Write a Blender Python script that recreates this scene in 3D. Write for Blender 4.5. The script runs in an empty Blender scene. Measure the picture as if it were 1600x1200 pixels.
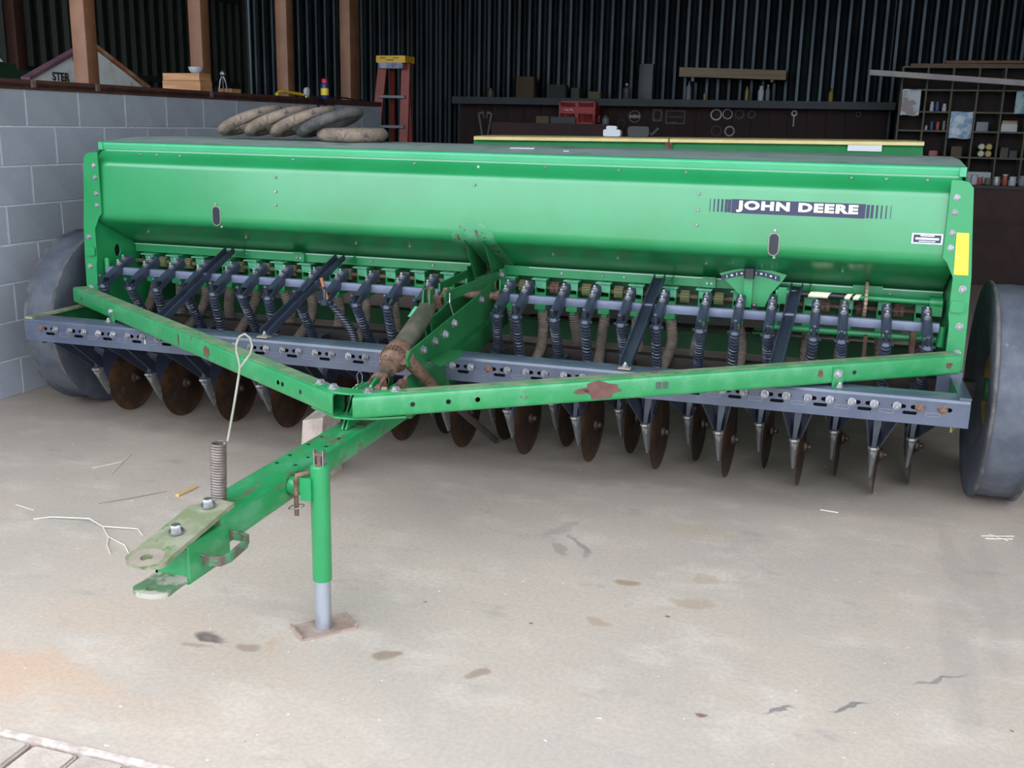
import bpy, math, random
from mathutils import Vector, Matrix, Euler
from mathutils.geometry import tessellate_polygon
random.seed(7)
PI = math.pi
scn = bpy.context.scene
COL = scn.collection

# ---------------------------------------------------------------- camera
F_PX = 1635.82
YAW, PITCH, ROLL = -0.2946904, 0.242002, -0.0213084
CAM = Vector((1.50802, -4.51902, 1.47736))
cd = bpy.data.cameras.new('camera'); co = bpy.data.objects.new('camera', cd); COL.objects.link(co)
cd.sensor_fit = 'HORIZONTAL'; cd.sensor_width = 36.0; cd.lens = F_PX / 1600 * 36.0
cd.clip_start = 0.05; cd.clip_end = 200
fwd = Vector((math.sin(YAW)*math.cos(PITCH), math.cos(YAW)*math.cos(PITCH), -math.sin(PITCH)))
rgt = Vector((math.cos(YAW), -math.sin(YAW), 0)); dwn = fwd.cross(rgt)
cr, sr = math.cos(ROLL), math.sin(ROLL)
r2 = cr*rgt + sr*dwn; d2 = -sr*rgt + cr*dwn
co.matrix_world = Matrix(((r2.x, -d2.x, -fwd.x, CAM.x), (r2.y, -d2.y, -fwd.y, CAM.y), (r2.z, -d2.z, -fwd.z, CAM.z), (0, 0, 0, 1)))
scn.camera = co

# ---------------------------------------------------------------- world (overcast sky) and exposure
w = bpy.data.worlds.new('overcast_sky'); scn.world = w; w.use_nodes = True
bg = w.node_tree.nodes['Background']
bg.inputs[0].default_value = (0.84, 0.95, 1.08, 1); bg.inputs[1].default_value = 1.0
vs = scn.view_settings
vs.view_transform = 'Standard'; vs.look = 'None'; vs.gamma = 1.0; vs.use_curve_mapping = False
vs.exposure = 2.15

# ---------------------------------------------------------------- materials
MATS = {}
def mat(name, col, rough=0.5, metal=0.0, col2=None, scale=6.0, lo=0.4, hi=0.62, wear=None, wscale=9.0, wlo=0.62, whi=0.66,
        bump=0.0, bscale=60.0, stretch=(1, 1, 1), spec=0.5, rnd=0.0, coat=0.0):
    if name in MATS: return MATS[name]
    m = bpy.data.materials.new(name); m.use_nodes = True
    nt = m.node_tree; N = nt.nodes; L = nt.links
    b = N['Principled BSDF']
    b.inputs['Roughness'].default_value = rough; b.inputs['Metallic'].default_value = metal
    b.inputs['Specular IOR Level'].default_value = spec
    b.inputs['Coat Weight'].default_value = coat; b.inputs['Coat Roughness'].default_value = 0.25
    tc = N.new('ShaderNodeTexCoord'); mp = N.new('ShaderNodeMapping'); mp.inputs['Scale'].default_value = stretch
    L.new(tc.outputs['Object'], mp.inputs[0])
    def noise(sc, det=5):
        n = N.new('ShaderNodeTexNoise'); n.inputs['Scale'].default_value = sc; n.inputs['Detail'].default_value = det
        n.inputs['Roughness'].default_value = 0.62
        L.new(mp.outputs[0], n.inputs['Vector']); return n
    def mask(n, a, c):
        r = N.new('ShaderNodeMapRange'); r.interpolation_type = 'SMOOTHSTEP'
        r.inputs[1].default_value = a; r.inputs[2].default_value = c; L.new(n.outputs[0], r.inputs[0]); return r
    def mix(fac, a, c):
        x = N.new('ShaderNodeMix'); x.data_type = 'RGBA'; L.new(fac, x.inputs[0])
        for i, v in ((6, a), (7, c)):
            if isinstance(v, tuple): x.inputs[i].default_value = (*v, 1)
            else: L.new(v, x.inputs[i])
        return x.outputs[2]
    out = col
    if col2 is not None: out = mix(mask(noise(scale), lo, hi).outputs[0], col, col2)
    if wear is not None: out = mix(mask(noise(wscale, 8), wlo, whi).outputs[0], out, wear)
    if rnd:
        oi = N.new('ShaderNodeObjectInfo'); r = N.new('ShaderNodeMapRange')
        r.inputs[3].default_value = 1-rnd; r.inputs[4].default_value = 1+rnd; L.new(oi.outputs['Random'], r.inputs[0])
        hs = N.new('ShaderNodeHueSaturation'); L.new(r.outputs[0], hs.inputs['Value'])
        if isinstance(out, tuple): hs.inputs['Color'].default_value = (*out, 1)
        else: L.new(out, hs.inputs['Color'])
        out = hs.outputs[0]
    if isinstance(out, tuple): b.inputs['Base Color'].default_value = (*out, 1)
    else: L.new(out, b.inputs['Base Color'])
    if bump:
        bn = N.new('ShaderNodeBump'); bn.inputs['Strength'].default_value = bump; bn.inputs['Distance'].default_value = 0.01
        L.new(noise(bscale, 6).outputs[0], bn.inputs['Height']); L.new(bn.outputs[0], b.inputs['Normal'])
    MATS[name] = m
    return m

GREEN = (0.010, 0.21, 0.058)
GREEN2 = (0.014, 0.237, 0.074)
M = dict(
    green=mat('green_paint', GREEN, 0.38, 0, GREEN2, 3, coat=.4, wear=(0.09, 0.2, 0.07), wscale=14, wlo=.66, whi=.72, bump=.02, bscale=12),
    green_clean=mat('green_panel_paint', GREEN, 0.36, 0, GREEN2, 2, coat=1.0, wear=(0.16, 0.4, 0.2), wscale=40, wlo=.72, whi=.76, bump=.015, bscale=6),
    green_worn=mat('worn_green_paint', GREEN, 0.42, 0, coat=.5, col2=(0.035, 0.24, 0.085), scale=14, lo=.45, hi=.66, wear=(0.10, 0.06, 0.04), wscale=17, wlo=.655, whi=.69, bump=.06, bscale=90),
    green_dirty=mat('dusty_green_paint', (0.15, 0.17, 0.085), 0.6, 0, (0.25, 0.235, 0.165), 10, .4, .62, wear=(0.08, 0.16, 0.05), wscale=18, wlo=.58, whi=.64, bump=.1, bscale=70),
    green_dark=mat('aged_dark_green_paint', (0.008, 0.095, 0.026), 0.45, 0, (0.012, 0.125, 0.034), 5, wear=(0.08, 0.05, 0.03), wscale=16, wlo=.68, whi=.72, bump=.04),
    mint=mat('feed_cup_pale_green', (0.12, 0.42, 0.24), 0.4, 0, (0.08, 0.33, 0.17), 30, bump=.03),
    blue=mat('blue_black_paint', (0.026, 0.031, 0.05), 0.32, 0, (0.036, 0.042, 0.064), 8, wear=(0.10, 0.06, 0.05), wscale=14, wlo=.7, whi=.74, bump=.05, bscale=60),
    beamblue=mat('beam_blue_grey_paint', (0.05, 0.061, 0.094), 0.3, 0, coat=.6, col2=(0.07, 0.082, 0.118), scale=5, wear=(0.13, 0.085, 0.07), wscale=11, wlo=.66, whi=.71, bump=.05, bscale=50),
    barblue=mat('bar_paint_sky_sheen', (0.105, 0.117, 0.175), 0.42, 0, (0.135, 0.148, 0.21), 9, bump=.03),  # blue-black bar paint lightened, the sky's reflection put into its base colour
    steel=mat('zinc_steel', (0.45, 0.45, 0.46), 0.38, 0.9, (0.34, 0.33, 0.33), 40, bump=.05),
    bolt=mat('weathered_bolt', (0.36, 0.36, 0.38), 0.45, 0.6, (0.22, 0.2, 0.2), 50, rnd=.25),
    rustbolt=mat('rusty_bolt', (0.11, 0.05, 0.036), 0.7, 0.1, (0.17, 0.11, 0.09), 60),
    disc=mat('rusted_disc_steel', (0.042, 0.026, 0.018), 0.42, 0.35, (0.13, 0.055, 0.022), 9, .42, .68, wear=(0.085, 0.068, 0.058), wscale=16, wlo=.56, whi=.66, bump=.1, rnd=.2),
    tip=mat('worn_boot_steel', (0.17, 0.17, 0.17), 0.5, 0.5, (0.42, 0.41, 0.38), 26, .5, .68, bump=.1),
    hose=mat('dusty_rubber_hose', (0.17, 0.125, 0.097), 0.85, 0, (0.10, 0.077, 0.062), 14, rnd=.25),
    rust=mat('rust_brown_steel', (0.12, 0.062, 0.04), 0.75, 0.2, (0.2, 0.115, 0.075), 22, .4, .65, wear=(0.07, 0.04, 0.03), wscale=50, wlo=.55, whi=.6, bump=.2),
    ratchet=mat('aged_ratchet_steel', (0.055, 0.055, 0.035), 0.6, 0.2, (0.1, 0.085, 0.06), 18, .4, .65, bump=.15),
    pipe=mat('dark_worn_pipe', (0.035, 0.027, 0.023), 0.6, 0.2, (0.055, 0.04, 0.032), 15),
    tyre=mat('tyre_rubber', (0.06, 0.066, 0.085), 0.7, 0, (0.095, 0.10, 0.118), 7, .4, .65, wear=(0.16, 0.14, 0.12), wscale=26, wlo=.68, whi=.76, bump=.15, bscale=120),
    lip=mat('tyre_lip_rubber', (0.055, 0.053, 0.055), 0.8, 0, (0.12, 0.108, 0.1), 12, bump=.1),
    rim=mat('yellow_wheel_rim', (0.34, 0.2, 0.02), 0.6, 0, (0.2, 0.12, 0.03), 6),
    oldtyre=mat('muddy_old_tyre', (0.165, 0.118, 0.087), 0.95, 0, (0.25, 0.187, 0.14), 14, .38, .62, wear=(0.07, 0.068, 0.075), wscale=30, wlo=.54, whi=.6, bump=.6, bscale=90),
    blacktyre=mat('bare_old_tyre', (0.05, 0.05, 0.05), 0.9, 0, (0.1, 0.09, 0.085), 16, wear=(0.2, 0.17, 0.14), wscale=26, wlo=.6, whi=.7, bump=.5, bscale=90),
    navy=mat('navy_decal', (0.012, 0.015, 0.055), 0.4),
    cream=mat('cream_decal', (0.85, 0.79, 0.52), 0.4),
    white=mat('white_print', (0.8, 0.8, 0.8), 0.5),
    black=mat('black_plastic', (0.012, 0.012, 0.014), 0.4),
    glass=mat('smoked_sight_glass', (0.02, 0.024, 0.034), 0.2, 0, spec=.45),
    yellow=mat('yellow_reflector', (0.9, 0.56, 0.03), 0.4, 0, (0.95, 0.62, 0.06), 30, wear=(0.9, 0.8, 0.5), wscale=20, wlo=.72, whi=.75),
    galv=mat('galvanised_tube', (0.44, 0.47, 0.53), 0.36, 0.75, (0.36, 0.38, 0.43), 12, stretch=(1, 1, .3)),
    foot=mat('scuffed_foot_plate', (0.3, 0.2, 0.16), 0.6, 0.1, (0.36, 0.27, 0.22), 18, .4, .6, wear=(0.65, 0.62, 0.58), wscale=14, wlo=.62, whi=.68, bump=.1),
    wire=mat('dull_spring_steel', (0.2, 0.165, 0.145), 0.5, 0.5, (0.15, 0.115, 0.1), 30),
    rod=mat('hook_wire', (0.2, 0.2, 0.145), 0.5, 0.3, (0.26, 0.25, 0.2), 20),
    scuff=mat('rust_scuff', (0.10, 0.036, 0.027), 0.6, 0, (0.13, 0.055, 0.04), 30),
    orange=mat('orange_rod', (0.33, 0.12, 0.04), 0.6),
)

# ---------------------------------------------------------------- mesh helpers
def rotmat(axis_from, axis_to):
    return Vector(axis_from).normalized().rotation_difference(Vector(axis_to).normalized()).to_matrix().to_4x4()

class MB:
    def __init__(s): s.v = []; s.f = []
    def add(s, vs, fs, mtx=None):
        o = len(s.v)
        s.v += [tuple(mtx @ Vector(p)) if mtx is not None else tuple(p) for p in vs]
        s.f += [[i+o for i in f] for f in fs]
        return s
    def box(s, lo, hi, mtx=None):
        (a, b, c), (d, e, f) = lo, hi
        vs = [(a, b, c), (d, b, c), (d, e, c), (a, e, c), (a, b, f), (d, b, f), (d, e, f), (a, e, f)]
        return s.add(vs, [(3, 2, 1, 0), (4, 5, 6, 7), (0, 1, 5, 4), (1, 2, 6, 5), (2, 3, 7, 6), (3, 0, 4, 7)], mtx)
    def cbox(s, c, d, mtx=None):
        return s.box([c[i]-d[i]/2 for i in range(3)], [c[i]+d[i]/2 for i in range(3)], mtx)
    def sweep(s, prof, a, b, up=(0, 0, 1), cap=True):
        """closed 2-D profile (side, up) swept straight from a to b"""
        a = Vector(a); b = Vector(b); d = (b-a).normalized(); side = d.cross(Vector(up)).normalized(); u = side.cross(d)
        n = len(prof)
        vs = [a+side*p[0]+u*p[1] for p in prof] + [b+side*p[0]+u*p[1] for p in prof]
        fs = [(i, (i+1) % n, n+(i+1) % n, n+i) for i in range(n)]
        if cap: fs += [tuple(range(n-1, -1, -1)), tuple(range(n, 2*n))]
        return s.add(vs, fs)
    def tube(s, path, r, n=10, closed=False, cap=True):
        P = [Vector(p) for p in path]; m = len(P)
        rr = r if isinstance(r, (list, tuple)) else [r]*m
        vs = []; fs = []
        T = []
        for i in range(m):
            if closed: t = P[(i+1) % m]-P[i-1]
            else: t = P[min(i+1, m-1)]-P[max(i-1, 0)]
            T.append(t.normalized() if t.length > 1e-9 else Vector((0, 0, 1)))
        ref = Vector((0, 0, 1)) if abs(T[0].z) < 0.9 else Vector((1, 0, 0))
        nx = (ref - T[0]*ref.dot(T[0])).normalized()
        for i in range(m):
            nx = (nx - T[i]*nx.dot(T[i]))
            nx = nx.normalized() if nx.length > 1e-6 else T[i].orthogonal().normalized()
            ny = T[i].cross(nx)
            for k in range(n):
                a = 2*PI*k/n; vs.append(P[i]+(nx*math.cos(a)+ny*math.sin(a))*rr[i])
        rng = m if closed else m-1
        for i in range(rng):
            j = (i+1) % m
            for k in range(n): fs.append((i*n+k, i*n+(k+1) % n, j*n+(k+1) % n, j*n+k))
        if cap and not closed:
            fs.append(tuple(range(n-1, -1, -1))); fs.append(tuple((m-1)*n+k for k in range(n)))
        return s.add(vs, fs)
    def cyl(s, a, b, r, n=16, r2=None, cap=True): return s.tube([a, b], [r, r if r2 is None else r2], n, cap=cap)
    def lathe(s, prof, n=32, mtx=None, closed=False):
        """prof: (radius, height) about local z"""
        m = len(prof); vs = []; fs = []
        for r, z in prof:
            for k in range(n):
                a = 2*PI*k/n; vs.append((r*math.cos(a), r*math.sin(a), z))
        for i in range(m if closed else m-1):
            j = (i+1) % m
            for k in range(n): fs.append((i*n+k, i*n+(k+1) % n, j*n+(k+1) % n, j*n+k))
        if not closed:
            if prof[0][0] > 1e-6: fs.append(tuple(range(n-1, -1, -1)))
            if prof[-1][0] > 1e-6: fs.append(tuple((m-1)*n+k for k in range(n)))
        return s.add(vs, fs, mtx)
    def plate(s, outline, t, mtx, holes=()):
        """flat plate with holes: 2-D outline in local xy, thickness along local z (0..t)"""
        loops = [list(outline)] + [list(h) for h in holes]
        flat = [p for l in loops for p in l]; n = len(flat)
        tris = tessellate_polygon([[Vector((p[0], p[1], 0)) for p in l] for l in loops])
        vs = [(p[0], p[1], 0) for p in flat] + [(p[0], p[1], t) for p in flat]
        fs = []
        for a, b, c in tris:
            A, B, C_ = flat[a], flat[b], flat[c]
            cr_ = (B[0]-A[0])*(C_[1]-A[1])-(B[1]-A[1])*(C_[0]-A[0])
            if cr_ < 0: a, c = c, a
            fs.append((c, b, a)); fs.append((a+n, b+n, c+n))
        o = 0
        for l in loops:
            k = len(l)
            for i in range(k): fs.append((o+i, o+(i+1) % k, n+o+(i+1) % k, n+o+i))
            o += k
        return s.add(vs, fs, mtx)
    def mesh(s, name, m, smooth=True, angle=38):
        me = bpy.data.meshes.new(name); me.from_pydata([tuple(p) for p in s.v], [], s.f); me.validate()
        import bmesh
        bm = bmesh.new(); bm.from_mesh(me); bmesh.ops.recalc_face_normals(bm, faces=bm.faces); bm.to_mesh(me); bm.free()
        me.materials.append(m)
        if smooth:
            me.shade_smooth(); me.set_sharp_from_angle(angle=math.radians(angle))
        return me
    def build(s, name, m, parent=None, loc=(0, 0, 0), rot=(0, 0, 0), label=None, smooth=True, kind=None, angle=38):
        return obj(name, s.mesh(name, m, smooth, angle), parent, loc, rot, label, kind)

def obj(name, data, parent=None, loc=(0, 0, 0), rot=(0, 0, 0), label=None, kind=None):
    o = bpy.data.objects.new(name, data); COL.objects.link(o)
    o.location = loc; o.rotation_euler = rot
    if parent is not None: o.parent = parent
    if label: o['label'] = label
    if kind: o['kind'] = kind
    return o
def tag(o, label=None, cat=None, group=None, kind=None):
    if label: o['label'] = label
    if cat: o['category'] = cat
    if group: o['group'] = group
    if kind: o['kind'] = kind
    return o
def empty(name, loc=(0, 0, 0), rz=0, label=None, cat=None, group=None):
    o = bpy.data.objects.new(name, None); COL.objects.link(o); o.location = loc; o.rotation_euler = (0, 0, rz)
    o.empty_display_size = 0.1
    return tag(o, label, cat, group)
def rrect(w, h, r=0.008, n=3, cx=0, cy=0):
    out = []
    for sx, sy, a0 in ((1, 1, 0), (-1, 1, PI/2), (-1, -1, PI), (1, -1, 1.5*PI)):
        for k in range(n+1):
            a = a0+k*PI/2/n
            out.append((cx+sx*(w/2-r)+r*math.cos(a), cy+sy*(h/2-r)+r*math.sin(a)))
    return out
def slot(cx, cy, w, h, n=5):
    r = h/2; out = []
    for k in range(n+1):
        a = -PI/2+k*PI/n; out.append((cx+w/2-r+r*math.cos(a), cy+r*math.sin(a)))
    for k in range(n+1):
        a = PI/2+k*PI/n; out.append((cx-w/2+r+r*math.cos(a), cy+r*math.sin(a)))
    return out
def circ(cx, cy, r, n=14, ry=None):
    ry = ry or r
    return [(cx+r*math.cos(2*PI*k/n), cy+ry*math.sin(2*PI*k/n)) for k in range(n)]
# planes: local (u,v,thickness) -> world
def XZ(y):  # u=x, v=z, thickness towards -y
    return Matrix(((1, 0, 0, 0), (0, 0, -1, y), (0, 1, 0, 0), (0, 0, 0, 1)))
def YZ(x):  # u=y, v=z, thickness towards +x
    return Matrix(((0, 0, 1, x), (1, 0, 0, 0), (0, 1, 0, 0), (0, 0, 0, 1)))
def XY(z):
    return Matrix.Translation((0, 0, z))
def text_mesh(body, size, m, depth=0.001, offset=0.0, name='lettering', sx=1.0, spacing=1.0):
    cu = bpy.data.curves.new(name, 'FONT'); cu.body = body; cu.size = size; cu.extrude = depth; cu.offset = offset
    cu.align_x = 'CENTER'; cu.align_y = 'CENTER'; cu.space_character = spacing; cu.resolution_u = 4
    t = bpy.data.objects.new(name, cu); COL.objects.link(t)
    me = bpy.data.meshes.new_from_object(t.evaluated_get(bpy.context.evaluated_depsgraph_get()))
    bpy.data.objects.remove(t); bpy.data.curves.remove(cu)
    me.name = name; me.materials.clear(); me.materials.append(m)
    if sx != 1.0:
        for v in me.vertices: v.co.x *= sx
    return me
FACE = (PI/2, 0, 0)   # a text/plate in xy turned to face -y
def hexbolt(r, h, washer=True, shank=0.0):
    b = MB()
    if washer: b.lathe([(r*1.45, 0), (r*1.45, h*.22), (r*1.0, h*.22)], 14)
    b.lathe([(r, h*.2), (r, h*.85), (r*.82, h)], 6)
    if shank: b.lathe([(r*.55, h), (r*.55, h+shank), (r*.4, h+shank+.002)], 10)
    return b
ROT_F = (PI/2, 0, 0)   # local z -> -y (faces camera side)

# ================================================================ THE SETTING
A = math.radians(0.70958)                      # block wall is turned this much against the drill
WN = Vector((math.cos(A), -math.sin(A), 0)); WT = Vector((math.sin(A), math.cos(A), 0))
W0 = Vector((CAM.x, CAM.y, 0)) + WN*(-4.22382)
S0 = 4.67682; BL = 0.4064; BH = 0.2032; WTOP = 1.621
FRONT = -2.68                                  # edge of the slab / barn opening
def wallpt(s, x, z=0): p = W0 + WT*s + WN*x; return (p.x, p.y, z)

# ---- concrete floor
def floor_material():
    m = bpy.data.materials.new('stained_concrete'); m.use_nodes = True
    nt = m.node_tree; N = nt.nodes; L = nt.links; b = N['Principled BSDF']
    tc = N.new('ShaderNodeTexCoord'); geo = tc.outputs['Object']
    def noise(sc, det=6, rough=.6, st=None, dist=0.0):
        n = N.new('ShaderNodeTexNoise'); n.inputs['Scale'].default_value = sc; n.inputs['Detail'].default_value = det
        n.inputs['Roughness'].default_value = rough; n.inputs['Distortion'].default_value = dist
        if st:
            mp = N.new('ShaderNodeMapping'); mp.inputs['Scale'].default_value = st[0]; mp.inputs['Rotation'].default_value = (0, 0, st[1])
            L.new(geo, mp.inputs[0]); L.new(mp.outputs[0], n.inputs['Vector'])
        else: L.new(geo, n.inputs['Vector'])
        return n.outputs[0]
    def rng(x, a, c, t0=0., t1=1.):
        r = N.new('ShaderNodeMapRange'); r.interpolation_type = 'SMOOTHSTEP'
        r.inputs[1].default_value = a; r.inputs[2].default_value = c; r.inputs[3].default_value = t0; r.inputs[4].default_value = t1
        L.new(x, r.inputs[0]); return r.outputs[0]
    def math_(op, x, y):
        n = N.new('ShaderNodeMath'); n.operation = op
        for i, v in ((0, x), (1, y)):
            if isinstance(v, (int, float)): n.inputs[i].default_value = v
            else: L.new(v, n.inputs[i])
        return n.outputs[0]
    def mix(fac, a, c):
        x = N.new('ShaderNodeMix'); x.data_type = 'RGBA'; L.new(fac, x.inputs[0])
        for i, v in ((6, a), (7, c)):
            if isinstance(v, tuple): x.inputs[i].default_value = (*v, 1)
            else: L.new(v, x.inputs[i])
        return x.outputs[2]
    jit = N.new('ShaderNodeTexNoise'); jit.inputs['Scale'].default_value = 9; jit.inputs['Detail'].default_value = 4; L.new(geo, jit.inputs['Vector'])
    sub = N.new('ShaderNodeVectorMath'); sub.operation = 'SUBTRACT'; L.new(jit.outputs['Color'], sub.inputs[0]); sub.inputs[1].default_value = (.5, .5, .5)
    scl = N.new('ShaderNodeVectorMath'); scl.operation = 'SCALE'; L.new(sub.outputs[0], scl.inputs[0]); scl.inputs['Scale'].default_value = 0.12
    addv = N.new('ShaderNodeVectorMath'); addv.operation = 'ADD'; L.new(geo, addv.inputs[0]); L.new(scl.outputs[0], addv.inputs[1])
    def spot(x, y, rx, ry, rot=0, soft=.55):
        mp = N.new('ShaderNodeMapping'); mp.vector_type = 'TEXTURE'
        mp.inputs['Location'].default_value = (x, y, 0); mp.inputs['Rotation'].default_value = (0, 0, rot); mp.inputs['Scale'].default_value = (rx, ry, 1)
        L.new(addv.outputs[0], mp.inputs[0])
        ln = N.new('ShaderNodeVectorMath'); ln.operation = 'LENGTH'; L.new(mp.outputs[0], ln.inputs[0])
        return rng(ln.outputs['Value'], soft, 1.05, 1., 0.)
    col = mix(rng(noise(1.1, 7), .35, .68), (0.495, 0.39, 0.31), (0.425, 0.35, 0.29))
    col = mix(rng(noise(3.2, 8, .65, ((1, 1.5, 1), .35)), .48, .72), col, (0.56, 0.46, 0.38))
    col = mix(rng(noise(4.5, 8, .7, ((.8, 1.5, 1), .2)), .56, .74), col, (0.335, 0.285, 0.245))
    # warm clay dust, thick by the left of the doorway, thin elsewhere
    warm = math_('MULTIPLY', rng(noise(2.3, 8, .65, ((1, 2.0, 1), .5)), .40, .62), spot(-0.5, -2.38, .85, .52, .1, .0))
    col = mix(math_('MULTIPLY', warm, .6), col, (0.56, 0.33, 0.19))
    thin = rng(noise(5.5, 7, .7, ((.7, 2.6, 1), .4)), .6, .74)
    col = mix(math_('MULTIPLY', thin, .6), col, (0.50, 0.33, 0.20))
    # dark red-brown tint painting in the shade behind and under the machine
    shade_film = math_('MULTIPLY', rng(noise(.9, 5), .25, .55), spot(-.6, 1.6, 4.5, 2.6, 0, .45))
    col = mix(math_('MULTIPLY', shade_film, .9), col, (0.15, 0.10, 0.075))
    for (x, y, rx, ry, ro, k, c) in SPOTS:
        col = mix(math_('MULTIPLY', spot(x, y, rx, ry, ro), k), col, c)
    col = mix(math_('MULTIPLY', rng(noise(70, 3), .35, .65), .35), col, (0.30, 0.27, 0.245))
    col = mix(rng(noise(38, 2, .5), .735, .76), col, (0.7, 0.66, 0.6))
    col = mix(rng(noise(31, 2, .5), .20, .235, 1., 0.), col, (0.10, 0.085, 0.075))
    L.new(col, b.inputs['Base Color'])
    r = N.new('ShaderNodeMapRange'); L.new(noise(3, 5), r.inputs[0]); r.inputs[3].default_value = .5; r.inputs[4].default_value = .72
    L.new(r.outputs[0], b.inputs['Roughness'])
    bp = N.new('ShaderNodeBump'); bp.inputs['Strength'].default_value = .12; bp.inputs['Distance'].default_value = .004
    L.new(noise(60, 8, .7), bp.inputs['Height']); L.new(bp.outputs[0], b.inputs['Normal'])
    return m
OIL = (0.075, 0.05, 0.04); BRN = (0.22, 0.13, 0.075); TAN = (0.36, 0.24, 0.14); DRK = (0.13, 0.125, 0.125)
SPOTS = [(-0.14, -2.083, .06, .03, -.2, .85, OIL), (-0.008, -2.107, .06, .03, .2, .6, BRN), (-0.161, -2.149, .06, .022, .1, .45, BRN), (0.058, -2.059, .018, .06, .5, .5, (0.5, 0.3, 0.16)),
         (0.391, -2.026, .042, .03, .1, .75, BRN), (0.668, -2.028, .045, .032, 0, .7, (0.25, 0.15, 0.10)),
         (0.911, -1.601, .05, .03, 0, .65, TAN), (1.176, -1.374, .075, .04, 0, .6, TAN), (1.193, -1.18, .06, .05, .1, .4, TAN), (0.938, -1.304, .045, .03, 0, .85, (0.3, 0.18, 0.09)),
         (1.125, -0.76, .16, .09, 0, .4, (0.42, 0.31, 0.19)),
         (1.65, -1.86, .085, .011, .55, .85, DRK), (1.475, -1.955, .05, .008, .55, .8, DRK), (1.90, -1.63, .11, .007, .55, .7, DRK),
         (1.291, -2.045, .018, .013, 0, .9, (0.16, 0.07, 0.06)), (1.11, -1.507, .016, .012, 0, .9, (0.05, 0.05, 0.05)),
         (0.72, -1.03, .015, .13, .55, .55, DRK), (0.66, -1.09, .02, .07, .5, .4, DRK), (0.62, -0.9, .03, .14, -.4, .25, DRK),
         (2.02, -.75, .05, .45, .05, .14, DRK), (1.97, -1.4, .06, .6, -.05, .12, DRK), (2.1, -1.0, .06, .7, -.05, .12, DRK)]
f = MB()
f.box((-9.4, FRONT, -0.15), (9.8, 10.3, 0))
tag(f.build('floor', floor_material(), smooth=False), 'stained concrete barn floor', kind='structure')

# ---- paver apron outside the door: each paver near the camera is a piece
apron = MB(); apron.box((-45, -70, -0.2), (45, FRONT-.004, -0.035))
apr = tag(apron.build('apron_ground', mat('apron_bedding_sand', (0.3, 0.25, 0.21), .95, 0, (0.38, 0.33, 0.29), 9, bump=.3), smooth=False), 'sandy bed under the paving outside the door', kind='structure')
pvm = mat('clay_paver', (0.40, 0.31, 0.255), .85, 0, (0.47, 0.385, 0.33), 14, .4, .62, wear=(0.42, 0.25, 0.17), wscale=7, wlo=.55, whi=.68, bump=.3, bscale=110, rnd=.12)
pv = MB(); pw, pl, rr_ = 0.128, 0.196, .006
prof = rrect(pw, pl, .012, 3)
pv.plate(prof, .028, XY(-.034)); n_ = len(prof)
pv.plate(rrect(pw-.012, pl-.012, .01, 3), .006, XY(-.006))
pvme = pv.mesh('paver', pvm, angle=60)
k = 0
for j in range(6):
    for i in range(-15, 16):
        o = obj('paver', pvme, apr, (-0.0345+i*.137+(.068 if j % 2 else 0), FRONT-.018-pl/2-j*.206, random.uniform(-.003, .002)), (random.uniform(-.012, .012), random.uniform(-.012, .012), -.14*0+random.uniform(-.015, .015)))
edge = MB(); edge.box((-9.4, FRONT-.012, -.03), (9.8, FRONT+.006, .003))
tag(edge.build('trim_1', mat('pale_slab_edge', (0.62, 0.53, 0.47), .9, 0, (0.42, 0.31, 0.26), 14, bump=.3), smooth=False), 'pale chipped mortar edge of the slab', kind='structure')

# ---- block wall
wl = MB(); wl.box((-.188, 1.84, 0), (-.0035, S0+11*BL-.004, WTOP-.004))
wall = wl.build('wall_left', mat('mortar_joint', (0.45, 0.45, 0.49), .95, 0, (0.53, 0.52, 0.55), 30, bump=.2), loc=W0, rot=(0, 0, -A), smooth=False)
tag(wall, 'grey concrete block wall with pale mortar joints', kind='structure')
bmat = mat('concrete_block_face', (0.275, 0.285, 0.315), .9, 0, (0.305, 0.315, 0.345), 5, .35, .65, wear=(0.32, 0.325, 0.355), wscale=60, wlo=.55, whi=.7, bump=.25, bscale=150, rnd=.07)
def block_mesh(length):
    b = MB(); h = BH-.009; l = length-.009; e = .003
    vs = []; lay = [(-.19, 0), (-e, 0), (0, e)]
    for x, i in lay:
        vs += [(x, -l/2+i, -h/2+i), (x, l/2-i, -h/2+i), (x, l/2-i, h/2-i), (x, -l/2+i, h/2-i)]
    fs = [(3, 2, 1, 0), (8, 9, 10, 11)]
    for a in (0, 4):
        for q in range(4): fs.append((a+q, a+(q+1) % 4, a+4+(q+1) % 4, a+4+q))
    b.add(vs, fs); return b.mesh('concrete_block', bmat, smooth=False)
full, half = block_mesh(BL), block_mesh(BL/2)
for r in range(8):
    z = WTOP-(r+.5)*BH
    if r % 2 == 0:
        for i in range(-7, 11): obj('concrete_block', full, wall, (0, S0+(i+.5)*BL, z))
    else:
        obj('concrete_block', half, wall, (0, S0+10.75*BL, z)); obj('concrete_block', half, wall, (0, S0-6.75*BL, z))
        for i in range(-6, 11): obj('concrete_block', full, wall, (0, S0+i*BL, z))

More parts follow.
